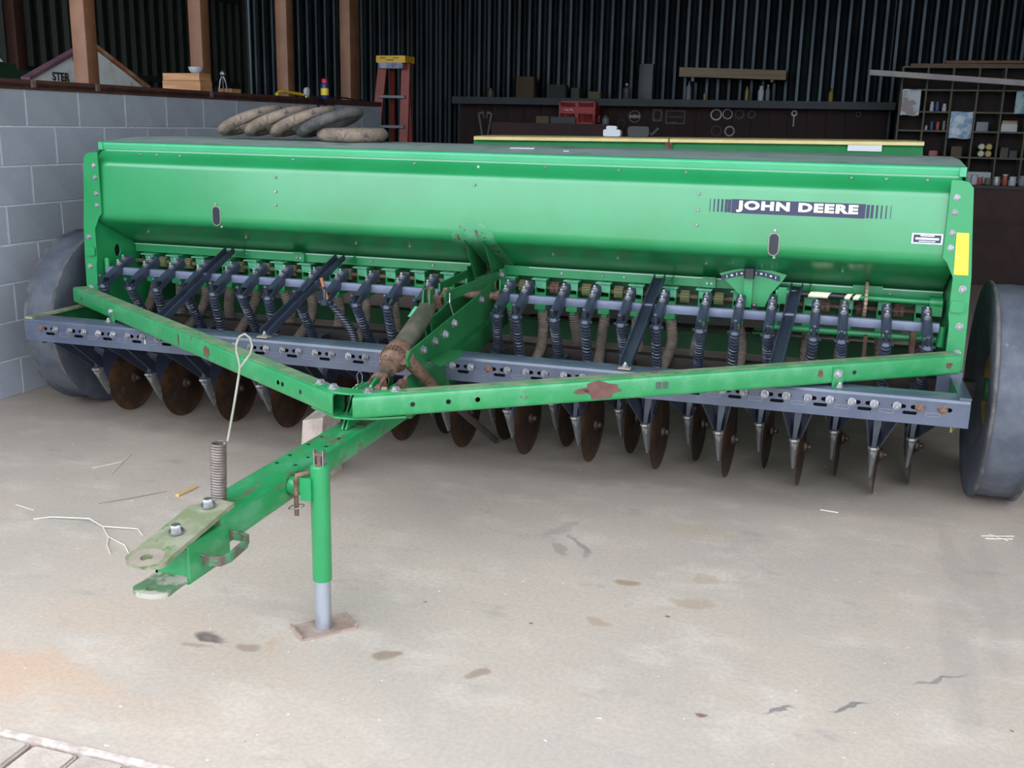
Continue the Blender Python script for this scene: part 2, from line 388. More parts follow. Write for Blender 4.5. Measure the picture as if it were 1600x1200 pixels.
# ---- brown steel sill and posts on the wall
brown = mat('brown_oxide_steel', (0.14, 0.058, 0.026), .55, 0, (0.18, 0.076, 0.033), 6, .4, .65, wear=(0.2, 0.12, 0.08), wscale=26, wlo=.66, whi=.72, bump=.05)
sl = MB(); sl.box((-.19, 1.84, WTOP), (.006, S0+11*BL, WTOP+.04)); sl.box((-.01, 1.84, WTOP-.012), (.006, S0+8.7*BL, WTOP+.02))
sill = tag(sl.build('trim_2', mat('dark_oxide_sill', (0.055, 0.022, 0.016), .55, 0, (0.085, 0.036, 0.024), 9, bump=.08), loc=W0, rot=(0, 0, -A), smooth=False), 'dark red-brown steel channel along the wall top', kind='structure')
wd = MB()
for s_ in (4.74, 5.25, 6.4): wd.cbox((.007, s_, WTOP+.02), (.004, .035, .04))
wd.build('weld_patch', mat('grey_weld', (0.2, 0.16, 0.13), .6, .2, (0.12, 0.07, 0.05), 40), sill, smooth=False)
for s_, wy in ((5.285, .10), (6.435, .10), (7.575, .105), (8.70, .19)):
    p = MB(); z0 = WTOP+.04
    p.sweep(rrect(.10, wy, .008, 2), (-.09, s_, z0), (-.09, s_, 5.0), up=(0, 1, 0))
    tag(p.build('trim_3', brown, loc=W0, rot=(0, 0, -A)), 'brown steel post standing on the wall', kind='structure')

# ---- corrugated steel walls
def corrugated(name, length, z0, z1, m, label, loc, rz, pitch=.145, depth=.06, flip=1):
    b = MB(); vs = []; n = int(length/pitch); pr = []
    for i in range(n):
        x = i*pitch
        pr += [(x, -depth), (x+pitch*.24, -depth), (x+pitch*.46, -depth*.25), (x+pitch*.62, 0), (x+pitch*.78, -depth*.25)]
    pr.append((n*pitch, -depth))
    k_ = len(pr)
    vs = [(x, y, z0) for x, y in pr]+[(x, y, z1) for x, y in pr]
    b.add(vs, [(i, i+1, k_+i+1, k_+i) for i in range(k_-1)])
    b.box((0, .02, z0), (n*pitch, .03, z1))
    o = b.build(name, m, loc=loc, rot=(0, 0, rz), smooth=False)
    return tag(o, label, kind='structure')
cg = mat('dark_galvanised_sheet', (0.028, 0.036, 0.039), .36, .85, (0.016, 0.021, 0.023), 3, .4, .6, stretch=(1, 1, .25), bump=.02)
cg2 = mat('olive_galvanised_sheet', (0.024, 0.03, 0.02), .55, .3, (0.015, 0.019, 0.013), 2, .4, .6, stretch=(1, 1, .25))
corrugated('wall_back', 19.0, 0, 5.0, cg, 'dark corrugated steel back wall of the barn', (-9.3, 10.06, 0), 0)
fl_ = wallpt(1.9, -4.6)
corrugated('wall_far_left', 12.6, 0, 5.0, cg2, 'corrugated steel wall of the neighbouring bay', fl_, PI/2-A, pitch=.2, depth=.05)
corrugated('wall_right', 12.8, 0, 5.0, cg, 'corrugated steel right wall of the barn', (6.4, 10.1, 0), -PI/2)
for s_ in (3.2, 4.9, 6.3, 7.9, 9.6):
    p = MB(); p.sweep(rrect(.14, .14, .01, 2), (-4.5, s_, 0), (-4.5, s_, 5.0), up=(0, 1, 0))
    tag(p.build('trim_4', mat('far_post_oxide', (0.05, 0.016, 0.009), .6), loc=W0, rot=(0, 0, -A)), 'dark red steel column of the neighbouring bay', kind='structure')
gb = MB()
gb.box((-4.57, 1.9, 1.93), (-4.52, 14, 2.0)); gb.box((-4.57, 1.9, 3.1), (-4.52, 14, 3.17))
tag(gb.build('trim_5', mat('girt_black', (0.02, 0.02, 0.02), .7), loc=W0, rot=(0, 0, -A), smooth=False), 'dark steel girts across the neighbouring bay wall', kind='structure')
rf = MB(); rf.box((-9.6, FRONT, 5.0), (9.9, 10.3, 5.1)); rf.box((-9.6, FRONT-.05, 4.75), (9.9, FRONT+.05, 5.1))
tag(rf.build('ceiling', mat('roof_deck', (0.03, 0.03, 0.03), .8), smooth=False), 'dark roof deck and door header', kind='structure')

# ================================================================ THE SEED DRILL
drill = empty('seed_drill', (0, 0, 0), 0, 'long green seed drill with yellow-tipped end plate parked on the concrete floor', 'seed drill')
D = drill
# ---- grain box: profile (y,z) extruded along x
def rounded(pts, r, n=5):
    out = []
    m = len(pts)
    for i, p in enumerate(pts):
        if i in (0, m-1) or r[i] == 0: out.append(p); continue
        p = Vector(p); a = Vector(pts[i-1]); b = Vector(pts[i+1])
        d1 = (a-p).normalized(); d2_ = (b-p).normalized(); q = r[i]
        for k in range(n+1):
            t = k/n; out.append(tuple((p+d1*q)*(1-t)**2 + p*2*t*(1-t) + (p+d2_*q)*t**2))
    return out
XW = 1.955
fr = rounded([(-.096, 1.33), (-.098, 1.316), (-.168, 1.262), (-.181, .99), (.122, .848), (.30, .836), (.47, 1.0), (.49, 1.33)], [0, .006, .02, .045, 0, .03, .04, 0], 6)
b = MB()
vs = []; xs = [-XW, -.965, 0, .965, XW]
for x in xs: vs += [(x, y, z) for y, z in fr]
k = len(fr); fs = []
for i in range(len(xs)-1):
    for j in range(k-1): fs.append((i*k+j, i*k+j+1, (i+1)*k+j+1, (i+1)*k+j))
fs += [tuple(range(k)), tuple(range((len(xs)-1)*k, len(xs)*k))]
fs += [(i*k+k-1, i*k, (i+1)*k, (i+1)*k+k-1) for i in range(len(xs)-1)]
b.add(vs, fs)
box = b.build('grain_box', M['green_clean'], D, label='smooth bright green grain box panel', angle=30)
# seams where the panels meet
def front_y(z):
    for (y0, z0), (y1, z1) in zip(fr, fr[1:]):
        if z1 <= z <= z0: return y0+(y1-y0)*(z0-z)/(z0-z1+1e-9)
    return -.18
riv = hexbolt(.0065, .006, False); rivme = riv.mesh('rivet', M['bolt'])
def rivet(x, z, parent=box, me=None): return obj('rivet', me or rivme, parent, (x, front_y(z)-.001, z), ROT_F)
for x in (-.965, .965):
    for z in (1.225, 1.16, 1.10): rivet(x+.0, z)
for z in (1.225, 1.30): rivet(0, z)
for x, z in ((-1.28, 1.09), (-1.262, .985), (1.277, 1.092), (1.28, .982)): rivet(x, z)
for x in (-1.72, -1.63, -1.5, -.9, -.3, .3, .62, .9, 1.55, 1.68, 1.83): obj('rivet', rivme, box, (x, -.118, 1.303), (PI/4, 0, 0))
for x in (-1.75, -1.2, -.62, -.35, .33, .62, 1.0, 1.55): obj('rivet', rivme, box, (x, front_y(.93)-.001, .93), (2.6, 0, 0))
# sight glasses
for x in (-1.279, 1.276):
    s = MB(); s.plate(slot(0, 0, .085, .036, 8), .005, Matrix())
    o = s.build('sight_glass', M['glass'], box, (x, -.178, 1.036), (PI/2, PI/2, 0), label='small oval dark sight window')
    fr_ = MB(); fr_.plate(slot(0, 0, .093, .044, 8), .003, Matrix(), [slot(0, 0, .081, .032, 8)])
    fr_.build('window_rim', mat('rim_pale', (0.28, 0.26, 0.2), .5), box, (x, -.177, 1.036), (PI/2, PI/2, 0))
# centre patch plate wrapping the bend
import bisect
pts_ = [(-.1775, 1.062)]+[p for p in fr if -.2 < p[0] < .115 and .85 < p[1] < 1.06 and not (p[0] > -.1 and p[1] > 1.0)]+[(.112, .853)]
pp = MB(); vs = []; n_ = len(pts_)
for i, (y, z) in enumerate(pts_):
    a_ = Vector(pts_[max(i-1, 0)]); c_ = Vector(pts_[min(i+1, n_-1)]); tn = (c_-a_).normalized(); nr = Vector((tn.y, -tn.x)); nr = nr if nr.x < 0 else -nr
    w_ = .05 if z > 1.061 else (.10 if z < 1.01 else .05+.05*(1.062-z)/.052)
    for sgn in (-1, 1):
        for off in (.0025, -.001): vs.append((sgn*w_-.003, y+nr.x*off, z+nr.y*off))
fs = []
for i in range(n_-1):
    o_ = 4*i; fs += [(o_, o_+2, o_+6, o_+4), (o_, o_+4, o_+5, o_+1), (o_+2, o_+3, o_+7, o_+6)]
fs += [(0, 1, 3, 2)]
pp.add(vs, fs)
pp.build('patch_plate', mat('chipped_green_plate', (0.03, 0.23, 0.085), .45, 0, (0.07, 0.27, 0.14), 18, wear=(0.12, 0.045, 0.025), wscale=34, wlo=.565, whi=.59, coat=.3), box, angle=50)
for x in (-.047, .043):
    h = MB(); h.plate([(-.172, .985), (-.155, .99), (.13, .86), (.13, .80), (-.02, .80)], .006, YZ(x))
    h.build('hanger_plate', M['green_dark'], D, smooth=False)
# JOHN DEERE decal
dz = 1.181; dx0, dx1 = 1.099, 1.612; dh = .055
dy = front_y(dz)-.0022; tilt = math.atan2(.013, .272)
d_ = MB(); d_.cbox((0, 0, 0), (dx1-dx0, dh, .0015))
RT = (PI/2-tilt, 0, 0)
decal = d_.build('decal_strip', M['navy'], D, ((dx0+dx1)/2, dy, dz), RT, label='navy logo strip reading JOHN DEERE in cream capitals', smooth=False)
tm = text_mesh('JOHN DEERE', .058, M['cream'], .0008, .0029, 'lettering', sx=1.0, spacing=1.14)
wdt = max(v.co.x for v in tm.vertices)-min(v.co.x for v in tm.vertices); hgt = max(v.co.y for v in tm.vertices)-min(v.co.y for v in tm.vertices)
cxm = (max(v.co.x for v in tm.vertices)+min(v.co.x for v in tm.vertices))/2; cym = (max(v.co.y for v in tm.vertices)+min(v.co.y for v in tm.vertices))/2
for v in tm.vertices: v.co.x = (v.co.x-cxm)*.468/wdt; v.co.y = (v.co.y-cym)*.046/hgt
obj('lettering', tm, decal, (-.004, 0, .0012), label='cream block capitals JOHN DEERE')
for x, wb in ((1.090, .012), (1.077, .010), (1.061, .0075), (1.045, .006), (1.029, .0045), (1.0125, .002), (1.622, .011), (1.6375, .0095), (1.655, .007), (1.672, .005), (1.689, .004), (1.706, .0018)):
    s = MB(); s.cbox((0, 0, 0), (wb, dh-.004, .0015)); s.build('decal_bar', M['navy'], decal, (x-(dx0+dx1)/2, 0, 0), smooth=False)
# small data label
lz = 1.087
lab = MB(); lab.cbox((0, 0, 0), (.112, .04, .0015))
la = lab.build('data_label', M['white'], D, (1.848, front_y(lz)-.002, lz), RT, label='small black and white data label', smooth=False)
lb = MB(); lb.cbox((0, 0, .001), (.10, .03, .0012)); lb.build('label_field', M['navy'], la, smooth=False)
for y_, w_, h_ in ((.011, .05, .004), (0, .085, .008), (-.010, .06, .003)):
    lc = MB(); lc.cbox((0, y_, .002), (w_, h_, .0012)); lc.build('label_line', M['white'], la, smooth=False)
# ---- lid
ld = MB()
lp = rounded([(-.100, 1.326), (-.104, 1.350), (-.098, 1.359), (.18, 1.381), (.53, 1.384), (.535, 1.34)], [0, .003, .006, .06, .006, 0], 4)
k = len(lp); vs = [(x, y, z) for x in (-1.966, 1.966) for y, z in lp]
fs = [(i, i+1, k+i+1, k+i) for i in range(k-1)] + [tuple(range(k)), tuple(range(k, 2*k)), (k-1, 0, k, 2*k-1)]
ld.add(vs, fs)
lidm = mat('lid_paint', (0.04, 0.33, 0.14), 0.36, 0, (0.055, 0.35, 0.16), 4, coat=.3, bump=.03)
lid = ld.build('box_lid', lidm, D, label='long green hinged lid of the grain box', angle=25)
lt = MB()
for x0, x1 in ((-1.962, -.02), (-.012, 1.962)):
    lt.add([(x0, -.085, 1.3605), (x1, -.085, 1.3605), (x1, .178, 1.3815), (x0, .178, 1.3815), (x0, .52, 1.3848), (x1, .52, 1.3848)], [(0, 1, 2, 3), (3, 2, 5, 4)])
lt.build('lid_skin', mat('weathered_lid_top', (0.24, 0.33, 0.28), .4, 0, (0.31, 0.36, 0.33), 6, .4, .62, wear=(0.12, 0.24, 0.16), wscale=5, wlo=.56, whi=.66), lid, smooth=False)
for x in (-1.955, 1.955):
    c_ = MB(); c_.box((x-.012, -.108, 1.322), (x+.012, -.02, 1.358)); c_.build('lid_end_cap', lidm, lid, smooth=False)
# ---- end plates
def end_plate(sx):
    out = [(1.945, 1.312), (1.972, 1.306), (1.99, 1.285), (2.006, 1.10), (2.02, .955), (2.026, .80), (2.03, .56), (1.962, .56), (1.962, .76), (1.955, .80), (1.955, .945), (1.928, 1.0), (1.91, 1.02), (1.91, 1.312)]
    b = MB(); b.plate([(sx*x, z) for x, z in (out if sx > 0 else out[::-1])], .006, XZ(-.186))
    e = b.build('end_plate', M['green'], D, label='green end plate flange', smooth=False)
    s = MB(); holes = [circ(-.02, .822, .024, 14, .032), circ(.165, .748, .022, 14, .03), circ(-.13, .69, .007, 8)] if sx < 0 else []
    s.plate([(-.182, 1.30), (-.182, .54), (.55, .50), (.55, .85), (.49, 1.32), (-.1, 1.32)], .006, YZ(sx*1.968-.003), holes)
    s.build('side_web', M['green'], e, smooth=False)
    bolts = hexbolt(.010, .010).mesh('bolt', M['bolt'])
    for x, z in ((1.994, .903), (1.999, .758), (2.003, .652)): obj('bolt', bolts, e, (sx*x, -.192, z), ROT_F)
    sb = hexbolt(.0085, .007).mesh('bolt', M['bolt'])
    for x, z in ((1.935, 1.248), (1.933, 1.192), (1.933, 1.115), (1.934, 1.058)): obj('bolt', sb, e, (sx*x, -.192, z), ROT_F)
    tab = MB(); tab.plate(rrect(.05, .045, .012, 3, sx*1.982, .835), .014, XZ(-.19)); tab.build('clip_tab', M['green'], e)
    if sx > 0:
        y = MB(); y.plate([(1.949, 1.117), (1.993, 1.117), (2.008, .957), (1.956, .957)], .002, XZ(-.1925))
        y.build('reflector_tape', M['yellow'], e, label='yellow reflector tape', smooth=False)
    return e
end_plate(-1); end_plate(1)
# ---- feed rail under the hopper
b = MB(); b.sweep([(-.006, .02), (.006, .02), (.006, -.024), (-.012, -.024), (-.012, -.02), (-.006, -.016)], (-XW, .118, .828), (-.055, .118, .828))
b.sweep([(-.006, .02), (.006, .02), (.006, -.024), (-.012, -.024), (-.012, -.02), (-.006, -.016)], (.052, .118, .828), (XW, .118, .828))
rail = b.build('feed_rail', M['green'], D, smooth=False)
b = MB()
for x0, x1 in ((-XW, -.055), (.175, XW)): b.box((x0, .106, .842), (x1, .1115, .846))
b.build('rail_edge', mat('pale_rail_edge', (0.42, 0.52, 0.44), .4, .2), rail, smooth=False)  # thin paler strip along the rail's upper front edge
for x in (-1.0, 1.0):
    b = MB(); b.box((x-.028, .09, .806), (x+.028, .112, .852)); b.box((x-.03, .065, .85), (x+.03, .112, .855)); b.build('hinge_bracket', M['green'], rail, smooth=False)
    for dx in (-.008, .012): obj('bolt', rivme, rail, (x+dx, .088, .825), ROT_F)
for x in (-1.3, -.62, -.3, .33, .62, .52, 1.75): obj('bolt', rivme, rail, (x, .111, .826), ROT_F)
# dark backing channel the feed cups sit against
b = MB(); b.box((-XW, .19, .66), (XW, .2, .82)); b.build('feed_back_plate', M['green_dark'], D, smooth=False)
# ---- feed cups
cb = MB(); cb.box((-.027, .085, .655), (.024, .18, .735)); cb.box((-.027, .085, .735), (-.021, .18, .80)); cb.box((.019, .085, .735), (.024, .18, .80)); cb.box((-.012, .095, .64), (.012, .13, .66))
cupme = cb.mesh('feed_cup', M['green'], smooth=False)
ct = MB(); ct.box((-.036, .055, .797), (.034, .1, .802)); ct.add([(-.026, .075, .797), (.026, .075, .797), (.026, .082, .752), (-.022, .082, .758), (-.026, .08, .797), (.026, .08, .797), (.026, .087, .752), (-.022, .087, .758)], [(0, 1, 2, 3), (7, 6, 5, 4), (0, 4, 5, 1), (1, 5, 6, 2), (2, 6, 7, 3), (3, 7, 4, 0)])
tabme = ct.mesh('shutter', M['mint'], smooth=False)
fw = MB()
N_ = 12; prof = []
for i in range(N_):
    a = 2*PI*i/N_
    for da, r in ((-.16, .021), (-.1, .027), (.1, .027), (.16, .021)): prof.append((r*math.cos(a+da), r*math.sin(a+da)))
fw.sweep(prof, (-.108, .115, .757), (-.068, .115, .757))
frollme = [fw.mesh('fluted_roll', m_) for m_ in (mat('fluted_green_roll', (0.12, 0.15, 0.06), .7, 0, (0.2, 0.13, 0.07), 30), M['rust'])]
hosecol = MB(); hosecol.lathe([(.022, 0), (.024, .03), (.02, .034)], 12); hcme = hosecol.mesh('hose_collar', M['green_dark'])
CUPX = [-1.85+.1492*i for i in range(26)]
for i, x in enumerate(CUPX):
    if abs(x) < .06: continue
    c = obj('feed_cup', cupme, D, (x, 0, 0)); obj('shutter', tabme, c)
    if i: obj('fluted_roll', frollme[1 if (i % 3 == 0 or i > 20) else 0], c)
    obj('hose_collar', hcme, c, (0, .12, .632))
b = MB(); b.cyl((-XW, .115, .757), (-.06, .115, .757), .0115, 10); b.build('feed_shaft', mat('mixed_shaft', (0.07, 0.13, 0.05), .6, .1, (0.14, 0.07, 0.045), 6), D)
b = MB(); b.cyl((.06, .115, .757), (XW, .115, .757), .0115, 10); b.build('feed_shaft', M['rust'], D)
# ---- pressure bar, arms, springs
for x0, x1 in ((-1.93, -.17), (.12, 1.93)):
    b = MB(); b.sweep(rrect(.032, .036, .003, 2), (x0, -.15, .74), (x1, -.15, .74)); b.build('pressure_bar', M['barblue'], D)
a0 = Vector((0, -.088, .806)); a1 = Vector((0, -.275, .722))
ad = (a1-a0).normalized(); au = Vector((0, -ad.z, ad.y)); au = au if au.z > 0 else -au
b = MB()
prof = [(-.019, -.034), (-.019, .0), (-.013, .006), (.013, .006), (.019, .0), (.019, -.034), (.015, -.034), (.015, -.001), (-.015, -.001), (-.015, -.034)]
b.sweep(prof, a0, a1, up=au)
b.sweep([(-.019, -.034), (-.019, -.01), (-.015, -.01), (-.015, -.034)], a1, a1+ad*.045, up=au)
b.sweep([(.015, -.034), (.015, -.01), (.019, -.01), (.019, -.034)], a1, a1+ad*.045, up=au)
armme = b.mesh('pressure_arm', M['blue'])
nut = MB(); nut.lathe([(.0135, 0), (.0135, .003), (.010, .003), (.010, .011), (.006, .013), (.006, .022), (.003, .025)], 8)
nutme = nut.mesh('nut', M['bolt']); au_rot = rotmat((0, 0, 1), au).to_euler()
yk = MB(); yk.tube([(-.026, 0, 0), (.026, 0, 0)], .0055, 8); yk.lathe([(.019, -.012), (.021, .004), (.014, .012), (.008, .014), (.008, .055), (.006, .06), (.0095, .066), (.004, .072)], 12)
yk.box((-.03, -.004, -.006), (-.024, .004, .006)); yk.box((.024, -.004, -.006), (.03, .004, .006))
ykme = yk.mesh('spring_yoke', M['blue'])
def spring_mesh(L_, turns, R_=.0185, wr=.0044, name='pressure_spring', m_=None, seg=12, nn=5):
    b = MB(); n = int(turns*seg)
    b.tube([(R_*math.cos(2*PI*i/seg), R_*math.sin(2*PI*i/seg), -L_*i/n) for i in range(n+1)], wr, nn)
    return b
YOKE = a1+ad*.035+au*(-.024)
def spring(L_, t):
    b = spring_mesh(L_, t); b.cyl((0, 0, .01), (0, 0, -L_-.06), .0065, 8); return b.mesh('pressure_spring', M['blue'])
sp_f, sp_r = spring(.33, 19), spring(.36, 21)
ARMX = [-1.847, -1.695, -1.549, -1.395, -1.241, -1.092, -.953, -.799, -.665, -.513, -.36, -.215, -.05,
        .15, .235, .403, .54, .693, .839, 1.018, 1.158, 1.287, 1.462, 1.569, 1.733, 1.883]
OPX = [-1.9+.1524*i for i in range(26)]
for i, x in enumerate(ARMX):
    if i == 12: continue
    a = obj('pressure_arm', armme, D, (x, 0, 0))
    for t in (.04, .085): 
        p = a0+ad*t+au*.006; obj('nut', nutme, a, p, au_rot)
    front = i % 2 == 0
    top = Vector((x, YOKE.y, YOKE.z))
    bot = Vector((OPX[i]-.01, -.10 if front else .02, .33))
    r = rotmat((0, 0, -1), bot-top)
    if i == 8:   # bowed, unhooked spring with orange rod
        sb = MB(); pts = []
        n = 20*12
        for q in range(n+1):
            t = q/n; cpt = Vector((x+.02+t*.05+.05*math.sin(PI*t*.9), YOKE.y+.02+.10*t, YOKE.z-.01-.24*t)); a_ = 2*PI*q/12
            pts.append(cpt+Vector((.0175*math.cos(a_), .0175*math.sin(a_), 0)))
        sb.tube(pts, .0048, 5); s = sb.build('pressure_spring', M['blue'], D)
        ob = MB(); ob.tube([(x+.012, YOKE.y+.01, YOKE.z), (x-.015, YOKE.y-.0, YOKE.z+.11)], .008, 8); ob.build('loose_rod', M['orange'], s)
        obj('spring_yoke', ykme, D, top, (0, 0, 0)); continue
    s = obj('pressure_spring', sp_f if front else sp_r, D, top, r.to_euler())
    obj('spring_yoke', ykme, s)
# ---- disc openers
cen = Vector((0, 0, .172)); toe = math.radians(5.0)
dm = MB(); Rz = Matrix.Rotation(-toe, 4, 'Z')
dm.lathe([(.001, .012), (.03, .012), (.05, .004), (.12, .004), (.171, .0012), (.171, -.0012), (.12, -.003), (.05, -.004), (.001, -.006)], 40, Matrix.Translation(cen) @ Rz @ Matrix.Rotation(PI/2, 4, 'Y'))
discme = dm.mesh('disc', M['disc'])
hb = MB(); hb.lathe([(.026, .0), (.024, .014), (.014, .018), (.012, .03), (.006, .034)], 12, Matrix.Translation(cen) @ Rz @ Matrix.Rotation(PI/2, 4, 'Y') @ Matrix.Translation((0, 0, .010)))
hubme = hb.mesh('hub', mat('dark_hub', (0.035, 0.024, 0.02), .5, .4, (0.07, 0.04, 0.03), 30))
# boot casting: stacked sections (z, x centre, half width, y front, y back)
bt = MB(); secs = [(.47, -.02, .034, -.20, -.10), (.36, -.022, .030, -.235, -.06), (.30, -.026, .020, -.245, -.04), (.262, -.028, .016, -.245, -.04), (.17, -.028, .010, -.19, -.04), (.12, -.026, .006, -.16, -.06)]
vs = []; fs = []
for z, xc, hw, yf, yb in secs: vs += [(xc-hw*.45, yf, z), (xc+hw*.45, yf, z), (xc+hw, yf+.018, z), (xc+hw, yb, z), (xc-hw, yb, z), (xc-hw, yf+.018, z)]
for i in range(len(secs)-1):
    for j in range(6): fs.append((i*6+j, i*6+(j+1) % 6, (i+1)*6+(j+1) % 6, (i+1)*6+j))
fs += [tuple(range(6)), tuple(range((len(secs)-1)*6, len(secs)*6))]
bt.add(vs, fs)
bt.cyl((-.02, -.04, .172), (.0, 0, .172), .022, 10); bt.cyl((-.02, -.06, .40), (-.02, .0, .34), .03, 10)
bootme = bt.mesh('opener_boot', M['blue'], angle=30)
tp = MB(); secs = [(.270, -.028, .020, -.262, -.215), (.262, -.028, .021, -.264, -.215), (.256, -.028, .017, -.256, -.21), (.17, -.028, .011, -.20, -.165), (.118, -.026, .0065, -.166, -.14)]
vs = []; fs = []
for z, xc, hw, yf, yb in secs: vs += [(xc-hw*.5, yf, z), (xc+hw*.5, yf, z), (xc+hw, yf+.014, z), (xc+hw, yb, z), (xc-hw, yb, z), (xc-hw, yf+.014, z)]
for i in range(len(secs)-1):
    for j in range(6): fs.append((i*6+j, i*6+(j+1) % 6, (i+1)*6+(j+1) % 6, (i+1)*6+j))
fs += [tuple(range(6)), tuple(range((len(secs)-1)*6, len(secs)*6))]
tp.add(vs, fs); tipme = tp.mesh('wear_tip', M['tip'], angle=30)
def drawbar(yb, side):
    b = MB(); a = Vector((-.02+side*.075, -.575, .505)); c = Vector((-.024+side*.02, yb-.225, .285))
    b.sweep([(-.003, .024), (.003, .024), (.003, -.024), (-.003, -.024)], a, c)
    return b
for i, x in enumerate(OPX):
    front = i % 2 == 0; y0 = -.05 if front else .14
    o = obj('opener_boot', bootme, D, (x, y0, 0)); obj('wear_tip', tipme, o); obj('disc', discme, o); obj('hub', hubme, o)
dbm = {}
for front in (True, False):
    for sd in (-1, 1):
        b = MB(); y0 = -.05 if front else .14
        a = Vector((-.02+sd*.06, -.575-y0, .505)); c = Vector((-.026+sd*.02, -.225, .295))
        b.sweep([(-.003, .026), (.003, .026), (.003, -.026), (-.003, -.026)], a, c)
        b.cyl((c.x-.008, c.y+.02, c.z), (c.x+.008, c.y+.02, c.z), .011, 8)
        dbm[(front, sd)] = b.mesh('drawbar', M['blue'], smooth=False)
for o in [o for o in D.children if o.name.startswith('opener_boot')]:
    fr0 = o.location.y < 0
    for sd in (-1, 1): obj('drawbar', dbm[(fr0, sd)], o)
# ---- ribbed seed hoses
def bez(p, n):
    out = []
    for i in range(n+1):
        t = i/n; q = [Vector(a) for a in p]
        while len(q) > 1: q = [q[j].lerp(q[j+1], t) for j in range(len(q)-1)]
        out.append(q[0])
    return out
def hose(path_ctrl, name='seed_hose', r0=.0235, ribs=32):
    b = MB(); n = ribs*3; P_ = bez(path_ctrl, n)
    rr = [r0+(.0026 if i % 3 == 1 else (-.0012 if i % 3 == 0 else .0012)) for i in range(n+1)]
    b.tube(P_, rr, 10); return b
rnd = random.Random(3)
for i, x in enumerate(CUPX):
    front = i % 2 == 0; y0 = -.05 if front else .14; xo = OPX[i]-.02
    j1, j2 = rnd.uniform(-.07, .07), rnd.uniform(-.05, .05)
    if i == 10:
        b = hose([(x, .12, .65), (x, .12, .5), (x+.0, .0, .42), (x+.10, -.06, .50), (x+.14, -.1, .62), (x+.16, -.16, .52), (x+.02, -.12, .42), (x-.05, -.1, .40)], ribs=44)
        h = b.build('seed_hose', M['hose'], D, angle=60)
        hb_ = MB(); hb_.tube([(x-.04, -.105, .41), (x-.10, -.14, .34), (x-.13, -.16, .28)], [.026, .022, .009], 10); hb_.build('hose_boot', M['blue'], h); continue
    b = hose([(x, .12, .655), (x+j1*.3, .118, .57), (x+j1, .10 if front else .15, .50), (xo+j2, y0+.07, .44), (xo, y0+.02, .36)])
    b.build('seed_hose', M['hose'], D, angle=60)
b = MB(); b.tube([(1.50, .30, .42), (1.5, .28, .33)], .02, 10); b.build('rear_hose', M['hose'], D)
b = MB(); b.lathe([(.017, .06), (.02, 0.05), (.012, 0.02), (.004, -.02)], 10, Matrix.Translation((1.5, .275, .27))); b.build('hose_nozzle', M['green'], D, label='small bright green hose nozzle')
# ---- front tool beam with slots
holes = []; xsb = [-1.926+.0771*i for i in range(51)]
GAP = (-.155, .02)
gapx = lambda x: GAP[0] < x < GAP[1]
for i, x in enumerate(xsb):
    if gapx(x): continue
    holes.append(slot(x-.006 if i % 2 else x+.006, .531, .05, .015))
    if i % 2 == 0 and not gapx(x+.04): holes.append(slot(x+.045, .509, .05, .0125))
def beam(x0, x1):
    b = MB(); hs = [h for h in holes if x0+.02 < min(p[0] for p in h) and max(p[0] for p in h) < x1-.02]
    b.plate([(x0, .478), (x1, .478), (x1, .556), (x0, .556)], .006, XZ(-.636), hs)
    b.add([(x0, -.636, .556), (x1, -.636, .556), (x0, -.632, .566), (x1, -.632, .566), (x0, -.622, .571), (x1, -.622, .571), (x0, -.545, .573), (x1, -.545, .573), (x0, -.545, .567), (x1, -.545, .567), (x0, -.62, .565), (x1, -.62, .565), (x0, -.63, .556), (x1, -.63, .556)],
          [(0, 1, 3, 2), (2, 3, 5, 4), (4, 5, 7, 6), (6, 7, 9, 8), (8, 9, 11, 10), (10, 11, 13, 12)])
    b.box((x0, -.642, .470), (x1, -.56, .478))
    b.box((x0, -.552, .478), (x1, -.546, .567))
    return b
bo = beam(-2.018, 2.018).build('tool_beam', M['beamblue'], D, label='blue-grey slotted tool beam', angle=30)
bk = MB(); bk.box((-2.0, -.60, .49), (2.0, -.59, .56)); bk.build('beam_core', mat('beam_inside', (0.01, 0.01, 0.013), .8), bo, smooth=False)
bb = hexbolt(.0105, .012, True, .006).mesh('bolt', M['bolt']); rb = hexbolt(.0115, .012, True).mesh('bolt', M['rustbolt'])
for i, x in enumerate(xsb):
    if gapx(x): continue
    obj('bolt', rb if i in (0, 49, 50, 28) else bb, bo, (x, -.642, .531), ROT_F)
sv = MB()
for i, x in enumerate(xsb):
    if i % 2 == 1 and not gapx(x+.04) and x < 1.9:
        sv_ = MB(); sv_.plate(slot(0, 0, .052, .0145), .0012, Matrix(), [slot(0, 0, .047, .0105)]); me_ = sv_.mesh('slot_rim', mat('bright_slot_rim', (0.17, 0.18, 0.23), .4, .3)) if i == 1 else me_
        obj('slot_rim', me_, bo, (x+.045, -.6418, .509), ROT_F)
n1 = text_mesh('1', .03, M['white'], .0006, .0004); obj('lettering', n1, bo, (-1.375, -.6425, .511), FACE, label='painted white figure 1')
# side arms from beam back to the end plates
for sx in (-1, 1):
    b = MB(); b.box((sx*2.0-.02, -.635, .568), (sx*2.0+.02, -.2, .578)); b.box((sx*2.0-.018, -.60, .46), (sx*2.0-.012, -.15, .57))
    b.build('side_arm', M['green_dirty'] if sx < 0 else M['beamblue'], D, smooth=False)
    b = MB(); b.box((sx*1.99-.012, -.56, .44), (sx*1.99-.006, .1, .566)); b.build('side_skirt', M['green_dark'], D, smooth=False)
b = MB(); b.box((1.93, -.30, .555), (2.02, -.26, .60)); b.box((1.93, -.3, .50), (2.02, -.25, .555)); b.build('corner_block', M['beamblue'], D, smooth=False)
b = MB(); b.box((2.0, -.30, .36), (2.008, -.285, .47)); b.build('marker_strip', M['rim'], D, smooth=False)
